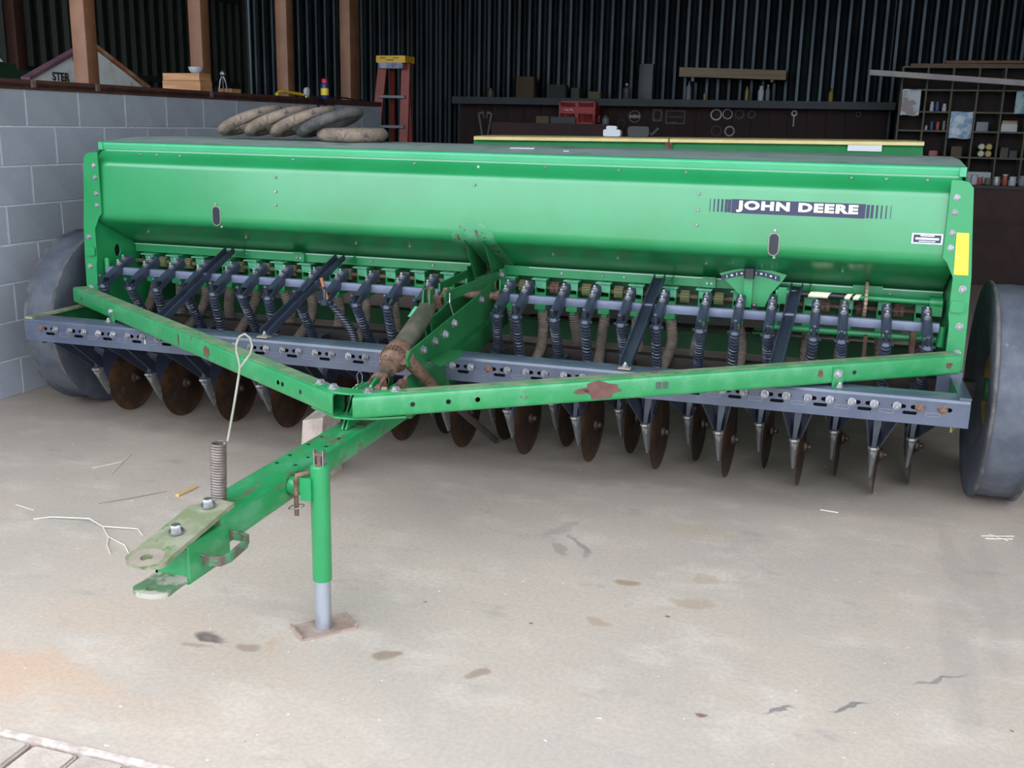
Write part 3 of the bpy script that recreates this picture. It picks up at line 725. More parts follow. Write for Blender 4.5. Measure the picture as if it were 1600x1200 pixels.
# ---- diagonal channel braces
def brace(x0, x1):
    b = MB(); a = Vector((x0, -.60, .575)); c = Vector((x1, .06, .835))
    b.sweep([(-.024, 0), (-.024, .03), (-.020, .03), (-.020, .004), (.020, .004), (.020, .03), (.024, .03), (.024, 0)], a, c)
    o = b.build('diagonal_brace', M['blue'], D, smooth=False)
    f_ = MB(); f_.box((x0-.024, -.632, .573), (x0+.024, -.585, .579)); f_.build('brace_foot', mat('tan_worn_foot', (0.3, 0.24, 0.18), .6), o, smooth=False)
    obj('bolt', bb, o, (x0, -.607, .578))
    w_ = MB(); w_.plate([(.02, .83), (.112, .85), (.112, .81)], .004, YZ(x1+.05)); w_.build('brace_ear', M['green'], o, smooth=False)
brace(-1.34, -1.36); brace(-.795, -.755); brace(.777, .79); brace(1.335, 1.375)
# ---- hitch frame: two green tubes to the nose
HZ0, HZ1 = .570, .634
hp = rrect(.076, .076, .012, 3)
def hollow(a, c, sx):
    d = (c-a).normalized(); side = d.cross(Vector((0, 0, 1))).normalized(); u = side.cross(d); n = len(hp); xe = .054 if sx > 0 else -.022
    hin = rrect(.064, .064, .008, 3); rows = []
    for prof_ in (hp, hin):
        for base, mitre in ((a, True), (c, False)):
            row = []
            for p0, p1 in prof_:
                q = base+side*p0+u*p1
                if mitre: q = q+d*((xe-q.x)/d.x)
                row.append(q)
            rows.append(row)
    b = MB(); vs = [p for r_ in rows for p in r_]; fs = []
    for i in range(n):
        j = (i+1) % n
        fs += [(i, j, n+j, n+i), (2*n+i, 2*n+j, 3*n+j, 3*n+i), (i, j, 2*n+j, 2*n+i), (n+i, n+j, 3*n+j, 3*n+i)]
    return b.add(vs, fs)
def hitch_tube(sx):
    a = Vector((.05 if sx > 0 else -.004, -1.474, HZ0)); c = Vector((sx*1.985, -.29, HZ1))
    b = hollow(a, c, sx)
    o = b.build('hitch_tube', M['green_worn'], D, label='green square drawbar tube with rust patches')
    d = (c-a).normalized(); side = d.cross(Vector((0, 0, 1))).normalized()*(1 if sx < 0 else 1)
    nrm = side if side.y < 0 else -side
    up_ = nrm.cross(d) if nrm.cross(d).z > 0 else -nrm.cross(d)
    R3 = Matrix((d*sx, up_, nrm)).transposed().to_4x4()
    hole = MB(); hole.lathe([(.0001, .0), (.0085, .0)], 14)
    hole.f.append(list(range(13, -1, -1)))
    hm = hole.mesh('bolt_hole', M['black'])
    for t in ((.18, .30, .40, 1.82) if sx > 0 else (.20, .32, .35, 1.15, 2.2)):
        p = a+d*t+nrm*.0385; obj('bolt_hole', hm, o, p, R3.to_euler())
    # greenish-yellow dust on the tube top
    tp_ = MB(); L_ = (c-a).length
    tp_.sweep(rrect(.058, .0015, .0005, 1, 0, .0382), a+d*.12, c-d*.02); tp_.build('dusty_top', mat('dust_on_paint', (0.08, 0.20, 0.085), .65, 0, (0.19, 0.24, 0.13), 14, .4, .62, wear=(0.11, 0.06, 0.04), wscale=12, wlo=.62, whi=.68), o)
    # clip bracket to the beam
    t = 1.75 if sx > 0 else 1.83
    p = a+d*t+nrm*.04; bk = MB(); bk.cbox((0, -.012, 0), (.042, .075, .006)); bk.cbox((0, -.052, .014), (.048, .006, .04))
    k_ = bk.build('clip_bracket', M['green_worn'], o, p, R3.to_euler(), smooth=False)
    obj('bolt', hexbolt(.012, .012).mesh('bolt', M['bolt']), k_, (0, .0, .003)); obj('bolt', bb, k_, (0, -.047, .018), (-PI/2, 0, 0))
    return a, d, nrm, R3, o
aL = hitch_tube(-1); aR = hitch_tube(1)
a, d, nrm, R3, o = aR
def scuff(t, u, w_, h_, seed, m_=M['scuff'], off=.0388):
    rg = random.Random(seed); pts = []
    for k in range(22):
        an = 2*PI*k/22; r = 1+rg.uniform(-.28, .22); pts.append((w_/2*math.cos(an)*r, h_/2*math.sin(an)*r))
    s = MB(); s.plate(pts, .0006, Matrix()); s.build('rust_scuff', m_, o, a+d*t+nrm*off+Vector((0, 0, u)), R3.to_euler(), smooth=False)
scuff(.84, .004, .15, .058, 4); scuff(.765, .002, .05, .02, 6)
def stack_mark(t, u):
    s = MB(); s.plate(rrect(.02, .026, .003, 2), .0006, Matrix()); s.build('grey_scuff', mat('grey_scuffed_mark', (0.06, 0.07, 0.06), .6), o, a+d*t+nrm*.0388+Vector((0, 0, u)), R3.to_euler(), smooth=False)
stack_mark(1.05, .004); stack_mark(1.075, .004)
scuff(1.68, .004, .022, .03, 9); scuff(2.22, 0, .03, .022, 11)
a, d, nrm, R3, o = aL
scuff(.90, 0, .05, .045, 14); scuff(1.15, .004, .012, .05, 3)
# nose gussets joining both tubes (top and bottom)
for z, nm in ((HZ0+.0385, 'top'), (HZ0-.046, 'low')):
    dl, dr = aL[1], aR[1]; pl_, pr_ = aL[0], aR[0]
    oL = Vector((-dl.y, dl.x, 0)).normalized()*.034; oR = Vector((dr.y, -dr.x, 0)).normalized()*.034
    if oL.y > 0: oL = -oL
    if oR.y > 0: oR = -oR
    P_ = [pl_+dl*.16+oL*.6, pl_+dl*.05+oL*.75, Vector((-.02, -1.498, 0)), Vector((.03, -1.498, 0)), pr_+dr*.05+oR*.75, pr_+dr*.16+oR*.6, pr_+dr*.16-oR*.5, pr_+dr*.06-oR*.4, Vector((0, -1.435, 0)), pl_+dl*.06-oL*.4, pl_+dl*.16-oL*.5]
    b = MB(); b.plate([(p.x, p.y) for p in P_], .007, XY(z)); g = b.build('nose_gusset', M['green_worn'], D, smooth=False)
    if nm == 'top':
        bm_ = hexbolt(.014, .012).mesh('bolt', M['bolt'])
        for p in (pl_+dl*.13, pl_+dl*.05, pr_+dr*.04, pr_+dr*.13): obj('bolt', bm_, g, (p.x, p.y, z+.007))
for dx in (-.008, .006):
    b = MB(); b.plate([(-1.475, .482), (-1.30, .482), (-1.30, .605), (-1.385, .605)], .005, YZ(dx)); b.build('nose_web', M['green_worn'], D, smooth=False)
# ---- tongue
TZ = .438
tg = MB(); tg.sweep(rrect(.112, .088, .008, 3), (0, -2.30, TZ-.004), (0, -.95, TZ-.001))
tg.v = [(x, y, z+(.022*(y+2.3)/1.35 if z < TZ else 0)) for x, y, z in tg.v]
tongue = tg.build('tongue', mat('scuffed_tongue_paint', GREEN, .42, 0, (0.05, 0.25, 0.11), 9, .45, .66, wear=(0.13, 0.09, 0.06), wscale=13, wlo=.57, whi=.62, coat=.5, stretch=(1.6, .7, 1.6)), D, label='chipped green box-section tongue')
tph = MB(); tph.plate([(-.05, -1.42), (.05, -1.42), (.05, -1.0), (-.05, -1.0)], .0015, XY(TZ+.0435)); tph.build('dirt_patch', mat('dirty_tongue_top', (0.11, 0.10, 0.06), .8, 0, (0.05, 0.16, 0.05), 10, .4, .6), tongue, smooth=False)
hole = MB(); hole.lathe([(.0001, 0), (.006, 0)], 12); hole.f.append(list(range(11, -1, -1))); hme = hole.mesh('bolt_hole', M['black'])
for y in (-1.86, -1.78, -1.66, -1.57):
    for x in (-.032, .03): obj('bolt_hole', hme, tongue, (x, y, TZ+.0424))
# hitch plates at the front
def hitch_plate(yc, z0, yb, z1, w_, r, t, hr):
    n = 14; out = []
    for k in range(n+1):
        an = PI+PI*k/n; out.append((r*math.cos(an), r*.62*math.sin(an)))
    L_ = yb-yc; out += [(w_/2, .03), (w_/2, L_), (w_*.1, L_+.0), (-w_/2, L_-.05), (-w_/2, .03)]
    b = MB(); b.plate(out, t, Matrix(), [circ(0, 0, hr, 16)])
    ang = math.atan2(z1-z0, yb-yc)
    return b, (0, yc, z0), (ang, 0, 0)
b, l_, r_ = hitch_plate(-2.535, .440, -2.225, .482, .105, .056, .013, .0155)
hpz = b.build('hitch_plate', M['green_dirty'], tongue, l_, r_, label='worn olive upper hitch plate', smooth=False)
wr = MB(); wr.plate(circ(0, 0, .042, 24), .0008, XY(.013), [circ(0, 0, .0158, 16)]); wr.build('wear_ring', mat('rubbed_ring', (0.24, 0.19, 0.15), .6, 0, (0.28, 0.23, 0.17), 20), tongue, l_, r_)
b, l2_, r2_ = hitch_plate(-2.525, .355, -2.40, .357, .095, .05, .013, .014)
b.build('hitch_plate', mat('chalky_hitch_plate', (0.09, 0.17, 0.08), .6, 0, (0.36, 0.33, 0.27), 13, .46, .56, bump=.1), tongue, l2_, r2_, label='chalk-smeared lower hitch plate', smooth=False)
hb_ = hexbolt(.0135, .021, True).mesh('bolt', M['steel'])
for y in (-2.415, -2.272): obj('bolt', hb_, tongue, (0, y, .452+(y+2.535)*.1355+.004), (.13, 0, 0))
b = MB(); b.box((-.05, -2.44, .357), (.048, -2.43, .44)); b.box((-.05, -2.445, .35), (.05, -2.30, .358)); b.box((.050, -2.45, .36), (.058, -2.27, .455)); b.box((-.05, -2.44, .36), (-.044, -2.3, .44))
b.build('clevis', M['green_worn'], tongue, smooth=False)
lo = MB(); pts = [(.056, -2.40, .405), (.085, -2.405, .402), (.11, -2.395, .402), (.122, -2.37, .405), (.122, -2.30, .412), (.112, -2.272, .415), (.085, -2.262, .415), (.056, -2.262, .415)]
for p, q in zip(pts, pts[1:]): lo.sweep(rrect(.01, .026, .002, 1), Vector(p)-(Vector(q)-Vector(p))*.08, Vector(q)+(Vector(q)-Vector(p))*.08)
lo.build('chain_loop', mat('rusty_green_loop', (0.10, 0.075, 0.055), .6, .1, (0.05, 0.19, 0.09), 30, .46, .56, bump=.1), tongue)
# spring hook for the hoses
hk = spring_mesh(.178, 24, .0185, .0037, seg=12)
hs = hk.build('hook_spring', M['wire'], tongue, (0, -2.212, .648), (-.03, .02, 0), label='close-wound brown coil spring')
hw = MB(); pts = [(.02, -2.2, .648)]+[(.014, -2.185, .655), (.016, -2.17, .70), (.02, -2.15, .76), (.024, -2.13, .835)]
pts += [(.016, -2.122, .855), (.006, -2.115, .875), (.004, -2.11, .895), (.012, -2.105, .915), (.026, -2.102, .922), (.040, -2.10, .912), (.046, -2.10, .89), (.042, -2.105, .87), (.032, -2.115, .852), (.024, -2.13, .835)]
hw.tube(bez(pts[:5], 10)[:-1]+[Vector(p) for p in pts[4:]], .0034, 8); hw.build('hook_wire', M['rod'], tongue, label='pale bent wire hook with a loop')
# ---- parking jack
jx, jy = .148, -1.93
jk = MB(); jk.lathe([(.0285, .16), (.0285, .512), (.024, .516), (.008, .516)], 28, Matrix.Translation((jx, jy, 0)))
jack = jk.build('jack_sleeve', M['green'], D, label='green parking jack sleeve')
b = MB(); b.cyl((jx, jy, .006), (jx, jy, .17), .0245, 24); b.build('jack_tube', M['galv'], jack)
b = MB(); c30 = Matrix.Translation((jx+.0, jy+.0, 0)) @ Matrix.Rotation(math.radians(48), 4, 'Z')
b.box((-.085, -.045, 0), (.085, .045, .005), c30); b.box((-.089, -.045, 0), (-.083, .045, .017), c30); b.box((.083, -.045, 0), (.089, .045, .017), c30)
b.box((-.085, -.05, 0), (.085, -.045, .008), c30); b.box((-.085, .045, 0), (.085, .05, .008), c30)
b.build('jack_foot', M['foot'], jack, smooth=False)
b = MB(); b.cyl((.05, jy-.005, .445), (.108, jy-.005, .445), .027, 20); b.cyl((.045, jy-.005, .445), (.056, jy-.005, .445), .029, 20)
b.box((.100, jy-.033, .412), (.135, jy+.03, .482)); b.build('jack_mount', M['green'], jack)
b = MB(); b.tube([(.125, jy-.0, .49), (.108, jy-.03, .493), (.092, jy-.034, .488), (.088, jy-.034, .475), (.088, jy-.034, .372), (.088, jy-.034, .366)], .0072, 10); b.build('jack_pin', M['rust'], jack)
b = MB(); b.tube([(.088+.022*math.cos(t*PI/8), jy-.034+.022*math.sin(t*PI/8), .392+.004*math.cos(t*PI/8)) for t in range(16)], .0018, 6, closed=True); b.build('pin_ring', M['steel'], jack)
b = MB(); b.lathe([(.016, 0), (.016, .004), (.008, .004), (.008, .03)], 12, Matrix.Translation((jx, jy, .514)))
b.cyl((jx-.02, jy, .546), (jx+.014, jy, .546), .007, 8); b.build('jack_screw', M['rust'], jack)
for dx in (-.014, .014):
    b = MB(); b.box((jx+dx-.0018, jy-.008, .515), (jx+dx+.0018, jy+.008, .562)); b.build('jack_ear', M['steel'], jack, smooth=False)
# ---- ratchet link in the middle
def seg(name, pts, rr, m_, parent, n=14):
    b = MB(); b.tube(pts, rr, n); return b.build(name, m_, parent, angle=50)
pA = Vector((0, -1.20, .575)); pB = Vector((0, -.60, .815)); ax = (pB-pA).normalized()
P = lambda t: pA+ax*t
Lr = (pB-pA).length
rat = seg('lift_ratchet', [P(.225), P(.235), P(.50), P(.53), P(.585)], [.03, .040, .037, .027, .016], M['ratchet'], D)
rat['label'] = 'worn ratchet link barrel'
seg('screw_rod', [P(.02), P(.10)], .0115, M['rust'], rat); seg('screw_rod', [P(.06), P(.115)], [.017, .019], M['ratchet'], rat)
gr = MB(); gr.tube([P(.09), P(.095), P(.125), P(.13), P(.14), P(.15)], [.02, .034, .036, .03, .045, .048], 20)
prof = []
for i in range(24):
    an = 2*PI*i/24
    for da, r in ((-.09, .047), (-.05, .054), (.05, .054), (.09, .047)): prof.append((r*math.cos(an+da), r*math.sin(an+da)))
gr.sweep(prof, P(.15), P(.18)); gr.tube([P(.18), P(.185), P(.225), P(.235), P(.245)], [.05, .052, .047, .044, .036], 20)
gr.build('ratchet_gear', M['rust'], rat, angle=40)
h0 = Vector((.052, -1.065, .648)); h1 = Vector((.098, -.90, .502))
hd = MB(); hdir = (h1-h0).normalized()
hd.tube([h0, h0+hdir*.03, h1-hdir*.02, h1], [.032, .026, .023, .019], 12); hd.build('ratchet_socket', M['rust'], rat)
hd = MB(); hd.tube([h1-hdir*.01, Vector((.10, -.49, .272)), Vector((.10, -.115, .066))], [.0155, .0145, .0145], 12); hd.build('ratchet_handle', M['pipe'], rat, label='dark pipe handle hanging toward the floor')
b = MB(); b.cyl(P(.14)+Vector((.045, -.03, -.07)), P(.14)+Vector((.065, -.04, -.075)), .02, 12); b.cyl(P(.14)+Vector((.055, 0, -.05)), P(.14)+Vector((.06, -.05, -.08)), .009, 8); b.build('pawl', M['rust'], rat)
def yoke_mesh(p, ax_, wdt_, ln, m_, name):
    b = MB(); nn = Vector((1, 0, 0)); up_ = nn.cross(ax_)
    for s_ in (-1, 1):
        q0 = p+nn*s_*wdt_; b.sweep(rrect(.013, .042, .006, 2), q0-ax_*.005, q0-ax_*ln, up=up_)
        b.cyl(q0-ax_*ln*.9-nn*.008, q0-ax_*ln*.9+nn*.008, .022, 12)
    b.sweep(rrect(wdt_*2+.013, .042, .008, 2), p-ax_*.018, p+ax_*.004, up=up_)
    return b
yoke_mesh(P(.035), ax, .022, .075, M['rust'], 'y').build('clevis_yoke', M['rust'], rat)
yoke_mesh(P(.575), -ax, .032, .085, M['rust'], 'y').build('clevis_yoke', M['rust'], rat)
b = MB(); b.cyl(P(-.03)+Vector((-.07, 0, 0)), P(-.03)+Vector((.05, 0, 0)), .011, 10); b.build('clevis_pin', mat('tan_pin', (0.33, 0.2, 0.13), .6), rat)
b = MB(); b.tube([P(-.03)+Vector((-.06, 0, .0)), P(-.03)+Vector((-.066, 0, .045)), P(-.03)+Vector((-.055, 0, .06)), P(-.03)+Vector((-.045, 0, .045)), P(-.03)+Vector((-.05, 0, -.03))], .002, 6); b.build('hairpin_clip', M['steel'], rat)
b = MB(); b.cbox((0, 0, 0), (.018, .003, .075), Matrix.Translation(P(.47)+Vector((-.036, -.012, .015))) @ rotmat((0, 0, 1), ax)); b.build('decal_tag', M['mint'], rat, smooth=False)
b = MB(); b.plate([(-1.33, .478), (-1.10, .478), (-1.14, .57), (-1.21, .60), (-1.255, .585)], .01, YZ(-.005)); b.build('lower_lug', M['green_worn'], D, smooth=False)
# lift bracket side plates, links, lever
def bolt_x(p, parent, r=.013): return obj('bolt', hexbolt(r, .014).mesh('bolt', M['bolt']), parent, p, (0, PI/2, 0))
b = MB(); b.plate([(-1.07, .675), (-1.10, .652), (-1.09, .62), (-.955, .595), (-.56, .61), (-.19, .645), (-.085, .69), (-.10, .805), (-.12, .80), (-.34, .765), (-.53, .742)], .008, YZ(.066))
sp = b.build('lift_plate', M['green_dark'], D, label='dark green lift bracket plate', smooth=False)
for y, z in ((-.62, .70), (-.72, .672), (-.83, .665), (-.95, .655), (-.28, .745)): bolt_x((.074, y, z), sp)
b = MB(); b.plate([(-.86, .66), (-.88, .63), (-.80, .60), (-.3, .62), (-.05, .66), (-.05, .76), (-.14, .754), (-.24, .75), (-.46, .71)], .008, YZ(-.06)); sp2 = b.build('lift_plate', M['green_dark'], D, smooth=False)
b = MB(); b.plate([(.076, -.90), (.155, -.985), (.17, -.78), (.14, -.70), (.076, -.70)], .006, XY(.604)); b.build('lift_flange', M['green_dark'], D, smooth=False)
b = MB(); b.plate([(-.72, .842), (-.74, .825), (-.72, .802), (-.02, .803), (.0, .82), (0.0, .838)], .008, YZ(.072)); up1 = b.build('lift_link', M['green_dark'], D, smooth=False); bolt_x((.08, -.02, .82), up1)
b = MB(); b.plate([(-.42, .826), (-.42, .79), (-.08, .805), (-.06, .84)], .008, YZ(-.07)); b.build('lift_link', M['green_dark'], D, smooth=False)
b = MB()
for dx in (-.015, .012): b.plate([(-.735, .845), (-.70, .85), (-.705, .766), (-.66, .65), (-.70, .65), (-.742, .766)], .006, YZ(dx))
b.build('lift_lever', M['green_dark'], D, smooth=False)
for x0, x1 in ((-.09, -.062), (.072, .10)):
    b = MB(); b.box((x0, -.02, .70), (x0+.006, .08, .845)); b.build('link_ear', M['green'], D, smooth=False)
b = MB(); b.cyl((-.11, -.15, .742), (.13, -.15, .742), .018, 12); b.cyl((.10, -.15, .742), (.118, -.15, .742), .026, 12); b.build('rockshaft', M['rust'], D)
b = MB(); b.tube([(.086, -.70, .835), (.092, -.715, .80), (.094, -.70, .77), (.10, -.69, .745)], .003, 6); b.build('hairpin_clip', M['steel'], D)
b = MB()
for x0, s_ in ((-.075, 1), (.03, -1)):
    b.box((x0, -1.16, .482), (x0+.006, -.90, .56)); b.box((x0 if s_ > 0 else x0, -1.16, .482), (x0+.07, -.90, .488))
b.build('saddle_plate', M['green'], D, smooth=False)
b = MB(); b.sweep(rrect(.10, .09, .01, 2), (0, -1.0, .44), (0, .2, .60)); b.box((-.12, -.635, .44), (.06, -.5, .60)); b.build('tongue_riser', M['green_dark'], D)
# ---- rate gauge quadrant
arc = []
for k in range(13):
    t = k/12; x = 1.052+t*.278; arc.append((x, .884+.0095*t+.026*math.sin(PI*t)))
g = MB(); g.plate(arc+[(1.318, .872), (1.268, .805), (1.25, .752), (1.162, .752), (1.138, .802), (1.066, .868)], .005, XZ(.0))
gau = g.build('rate_gauge', M['green'], D, label='green rate gauge quadrant with numbered navy scale', smooth=False)
sc = MB(); hi = [(1.062+t/12*.242, .877+.0085*t/12+.024*math.sin(PI*t/12)) for t in range(13)]; low = [(x, z-.022) for x, z in hi]
sc.plate(hi+low[::-1], .0015, XZ(-.0055)); sc.build('scale_band', M['navy'], gau, smooth=False)
for t in range(1, 12):
    x, z = hi[t]; n_ = MB(); n_.cbox((x+.002, -.0078, z-.011), (.0025 if t % 2 else .009, .001, .012 if t % 2 else .007)); n_.build('scale_mark', M['white'], gau, smooth=False)
n_ = MB(); n_.box((1.16, -.03, .75), (1.195, -.008, .885)); n_.build('gauge_lever', M['green'], gau, smooth=False)
n_ = MB(); n_.sweep(rrect(.042, .03, .008, 3), (1.18, -.045, .875), (1.18, -.045, .918), up=(0, 1, 0)); n_.build('lever_knob', M['black'], gau)
n_ = MB(); n_.lathe([(.034, 0), (.03, .016), (.014, .03), (.004, .034)], 16, Matrix.Translation((1.205, -.01, .727))); n_.build('clamp_cap', M['black'], gau)
obj('bolt', bb, gau, (1.207, -.012, .755), (PI/6, 0, 0))
# ---- striped agitator shaft, sprocket
b = MB(); b.cyl((1.31, .03, .815), (1.95, .03, .812), .0125, 14); sh = b.build('drive_shaft', M['green'], D)
for k, (x0, x1, m_) in enumerate(((1.352, 1.372, 'cream'), (1.372, 1.432, 'black'), (1.432, 1.512, 'cream'), (1.512, 1.578, 'black'), (1.578, 1.60, 'cream'), (1.60, 1.612, 'black'), (1.612, 1.635, 'cream'))):
    b = MB(); nseg = 14; r = .0135; sk = .010; vs = []
    for x in (x0, x1):
        for q in range(nseg): an = 2*PI*q/nseg; vs.append((x+sk*math.cos(an-.6), .03+r*math.cos(an), .8135+r*math.sin(an)))
    b.add(vs, [(q, (q+1) % nseg, nseg+(q+1) % nseg, nseg+q) for q in range(nseg)]); b.build('shaft_stripe', M[m_], sh)
b = MB(); b.box((1.30, .0, .77), (1.335, .06, .84)); b.cyl((1.29, .03, .815), (1.345, .03, .815), .026, 14); b.build('shaft_bearing', M['green'], sh)
b = MB(); b.cyl((1.9, .03, .812), (1.95, .03, .812), .024, 14); b.box((1.90, .0, .76), (1.95, .06, .80)); b.build('shaft_bearing', M['green'], sh)
b = MB(); prof = []
for i in range(20):
    an = 2*PI*i/20
    for da, r in ((-.11, .066), (-.04, .076), (.04, .076), (.11, .066)): prof.append((r*math.cos(an+da), r*math.sin(an+da)))
b.sweep(prof, (1.650, .03, .80), (1.655, .03, .80)); b.build('sprocket', M['rust'], sh)
lk = MB(); lk.sweep(rrect(.018, .009, .004, 2), (-.006, 0, 0), (.006, 0, 0)); lkme = lk.mesh('chain_link', mat('tan_chain', (0.26, 0.18, 0.12), .6, .3))
for i in range(26):
    an = 2*PI*i/26; obj('chain_link', lkme, sh, (1.6525, .03+.077*math.cos(an), .80+.077*math.sin(an)), (an+PI/2, 0, 0))
b = MB(); b.box((1.60, .10, .80), (1.72, .112, .855)); b.build('sprocket_guard', M['green'], D, smooth=False)
b = MB(); b.cyl((1.25, .05, .66), (1.95, .05, .655), .014, 12); b.build('lower_shaft', M['green'], D)
b = MB(); b.box((1.66, -.0, .52), (1.675, .03, .66)); b.box((1.84, -.02, .58), (1.86, .04, .70)); b.build('shaft_stay', M['rust'], D, smooth=False)
b = MB(); b.cyl((-1.93, -.15, .73), (-1.93, -.15, .80), .014, 10); b.build('pivot_pin', M['green'], D)
b = MB(); b.cyl((1.945, -.12, .66), (1.945, -.12, .74), .016, 10); b.build('pivot_pin', M['green'], D)
# ---- rear frame, axle, wheels
b = MB(); b.box((-1.95, .60, .42), (1.95, .62, .50)); b.box((-1.95, .60, .50), (1.95, .68, .507)); b.build('rear_frame_bar', M['green_dark'], D, smooth=False)
b = MB(); b.sweep(rrect(.07, .07, .01, 2), (-2.12, .115, .45), (2.12, .115, .45)); b.build('axle', mat('dark_axle_steel', (0.02, 0.016, 0.013), .7, .2, (0.035, 0.022, 0.015), 9), D)
def wheel(sx):
    R = .45; wd2 = .088
    T = Matrix.Translation((sx*2.218, .115, R)) @ Matrix.Rotation(sx*PI/2, 4, 'Y')
    p = [(.16, -.045), (.28, -.082), (.40, -.090), (.432, -.090), (.4475, -.086), (.45, -.079), (.448, -.073), (.438, -.068), (.439, -.03), (.441, 0), (.439, .03), (.438, .068), (.448, .073), (.45, .079), (.4475, .086), (.432, .090), (.40, .090), (.28, .082), (.16, .045)]
    p = [(r if r < .43 else r, z) for r, z in p]
    b = MB(); b.lathe(p, 64, T, closed=True)
    o = b.build('wheel_tyre', M['tyre'], D, label='black implement tyre with raised edge ribs', angle=50)
    for z in (-.08, .08):
        l = MB(); l.lathe([(.446, z-.0085), (.4515, z-.004), (.4515, z+.004), (.446, z+.0085)], 64, T, closed=True); l.build('edge_rib', M['lip'], o)
    r_ = MB(); r_.lathe([(.03, .02), (.08, .01), (.12, .015), (.145, -.035), (.165, -.045), (.165, .045), (.145, .04), (.12, .03), (.03, .03)], 40, T, closed=True); r_.build('wheel_rim', M['rim'], o, angle=30)
    h = MB(); h.lathe([(.05, -.06), (.05, .06), (.03, .075)], 16, T); h.build('wheel_hub', M['green_dark'], o)
wheel(-1); wheel(1)

# ================================================================ OTHER THINGS
def thing(o, label, cat, group=None): return tag(o, label, cat, group)
# ---- old tyres on the drill lid
def torus(b, R_, rx, rz, n=40, m_=14, T=None):
    vs = []; fs = []
    for i in range(n):
        a = 2*PI*i/n
        for j in range(m_):
            c = 2*PI*j/m_; q = R_+rx*math.cos(c)*(1 if math.cos(c) > 0 else .6); vs.append((q*math.cos(a), q*math.sin(a), rz*math.sin(c)*(1-.12*math.cos(c)**8)))
    for i in range(n):
        for j in range(m_): fs.append((i*m_+j, ((i+1) % n)*m_+j, ((i+1) % n)*m_+(j+1) % m_, i*m_+(j+1) % m_))
    return b.add(vs, fs, T)
labs = ['muddy old narrow tyre, leftmost of those leaning on the drill lid', 'muddy old narrow tyre, second from the left on the drill lid', 'muddy old narrow tyre in the middle of the row on the drill lid',
        'blackest of the old narrow tyres, leaning on the flat one', 'old narrow tyre lying flat at the right end of the row on the lid']
for i, (x, l) in enumerate(zip((-1.36, -1.212, -1.067, -.92, -.80), labs)):
    b = MB(); th = .024+.003*(i % 2); torus(b, .137, .038, .027 if i < 4 else .033)
    an, z0 = (.37, 1.4735) if i < 3 else ((.36, 1.474) if i == 3 else (.0, 1.4185))
    thing(b.build('old_tyre', M['blacktyre' if i == 3 else 'oldtyre'], None, (x, .30, z0), (.02, -an, 0)), l, 'tyre', 'old tyres on the drill lid')
# ---- second green machine behind the drill
m2p = Vector((-1.16, 3.15, 0)); m2q = Vector((2.03, 3.35, 0)); ang2 = math.atan2(m2q.y-m2p.y, m2q.x-m2p.x); L2 = (m2q-m2p).length
m2 = empty('seed_planter', m2p, ang2, 'second green machine with a yellow-edged lid standing behind the seed drill', 'farm machine')
def zt(x): return 1.372+.034*x/L2
b = MB(); p_ = [(0.0, 1.37), (-.03, 1.30), (-.03, 1.0), (.12, .85), (.4, .85), (.5, 1.0), (.5, 1.37)]
for x0, x1 in ((0.0, 1.455), (1.475, L2)):
    vs = [(x, y, z+(zt(x)-1.372)) for x in (x0, x1) for y, z in p_]; k = len(p_)
    b.add(vs, [(i, (i+1) % k, k+(i+1) % k, k+i) for i in range(k)]+[tuple(range(k)), tuple(range(k, 2*k))])
b.build('hopper', mat('green_hopper_paint', (0.02, 0.2, 0.06), .4, 0, (0.028, 0.23, 0.075), 3), m2, smooth=False)  # plain green hopper paint with slight mottling
for x0, x1 in ((.01, 1.46), (1.47, L2)):
    b = MB(); vs = [(x, y, z+(zt(x)-1.372)) for x in (x0, x1) for y, z in [(-.045, 1.368), (-.045, 1.390), (-.02, 1.397), (.5, 1.402), (.5, 1.368)]]
    b.add(vs, [(i, (i+1) % 5, 5+(i+1) % 5, 5+i) for i in range(5)]+[(0, 1, 2, 3, 4), (9, 8, 7, 6, 5)]); b.build('lid', mat('yellow_lid_edge', (0.9, 0.74, 0.32), .5, 0, (0.85, 0.66, 0.26), 9), m2, smooth=False)
b = MB(); b.box((1.44, -.05, 1.28), (1.49, -.035, 1.385)); b.build('lid_latch', M['rust'], m2, smooth=False)
b = MB(); b.box((2.70, -.036, 1.355), (2.925, -.032, 1.41)); b.build('label_plate', M['white'], m2, smooth=False, label='blank white label plate')
for x in (.4, 2.2):
    b = MB(); b.box((x-.04, .1, 0.0), (x+.04, .18, .9)); b.box((x-.04, .38, 0.0), (x+.04, .46, .9)); b.box((x-.05, .0, 0.0), (x+.05, .55, .03)); b.build('stand', M['green_dark'], m2, smooth=False)
b = MB(); b.box((.0, .03, .06), (L2, .05, .86)); b.build('added_dark_panel', mat('added_panel_dark', (0.014, 0.02, 0.014), .7, 0, (0.025, 0.018, 0.013), 4), m2, smooth=False)  # added dark panel, darkens the open space seen under the hopper
b = MB(); b.box((-.05, .2, .78), (L2+.05, .3, .88)); b.build('frame_rail', M['green_dark'], m2, smooth=False)
b = MB(); b.sweep(rrect(.16, .075, .02, 3), (0, 0, 0), (0, 0.1, 0)); o = thing(b.build('tool_case', mat('dark_case', (0.012, 0.013, 0.015), .5), None, (.02, 3.52, 1.4535), (0, 0, ang2)), 'dark tool case lying on the yellow-edged lid', 'case')
b = MB(); b.sweep(rrect(.13, .05, .012, 3), (0, 0, 0), (0, .1, 0)); b.sweep(rrect(.08, .03, .012, 3, -.005, .037), (0, .01, 0), (0, .09, 0)); o = thing(b.build('spray_pack', mat('white_pack', (0.6, 0.62, 0.66), .5), None, (-.175, 3.48, 1.4385), (0, 0, ang2)), 'white plastic pack beside the dark tool case', 'pack')

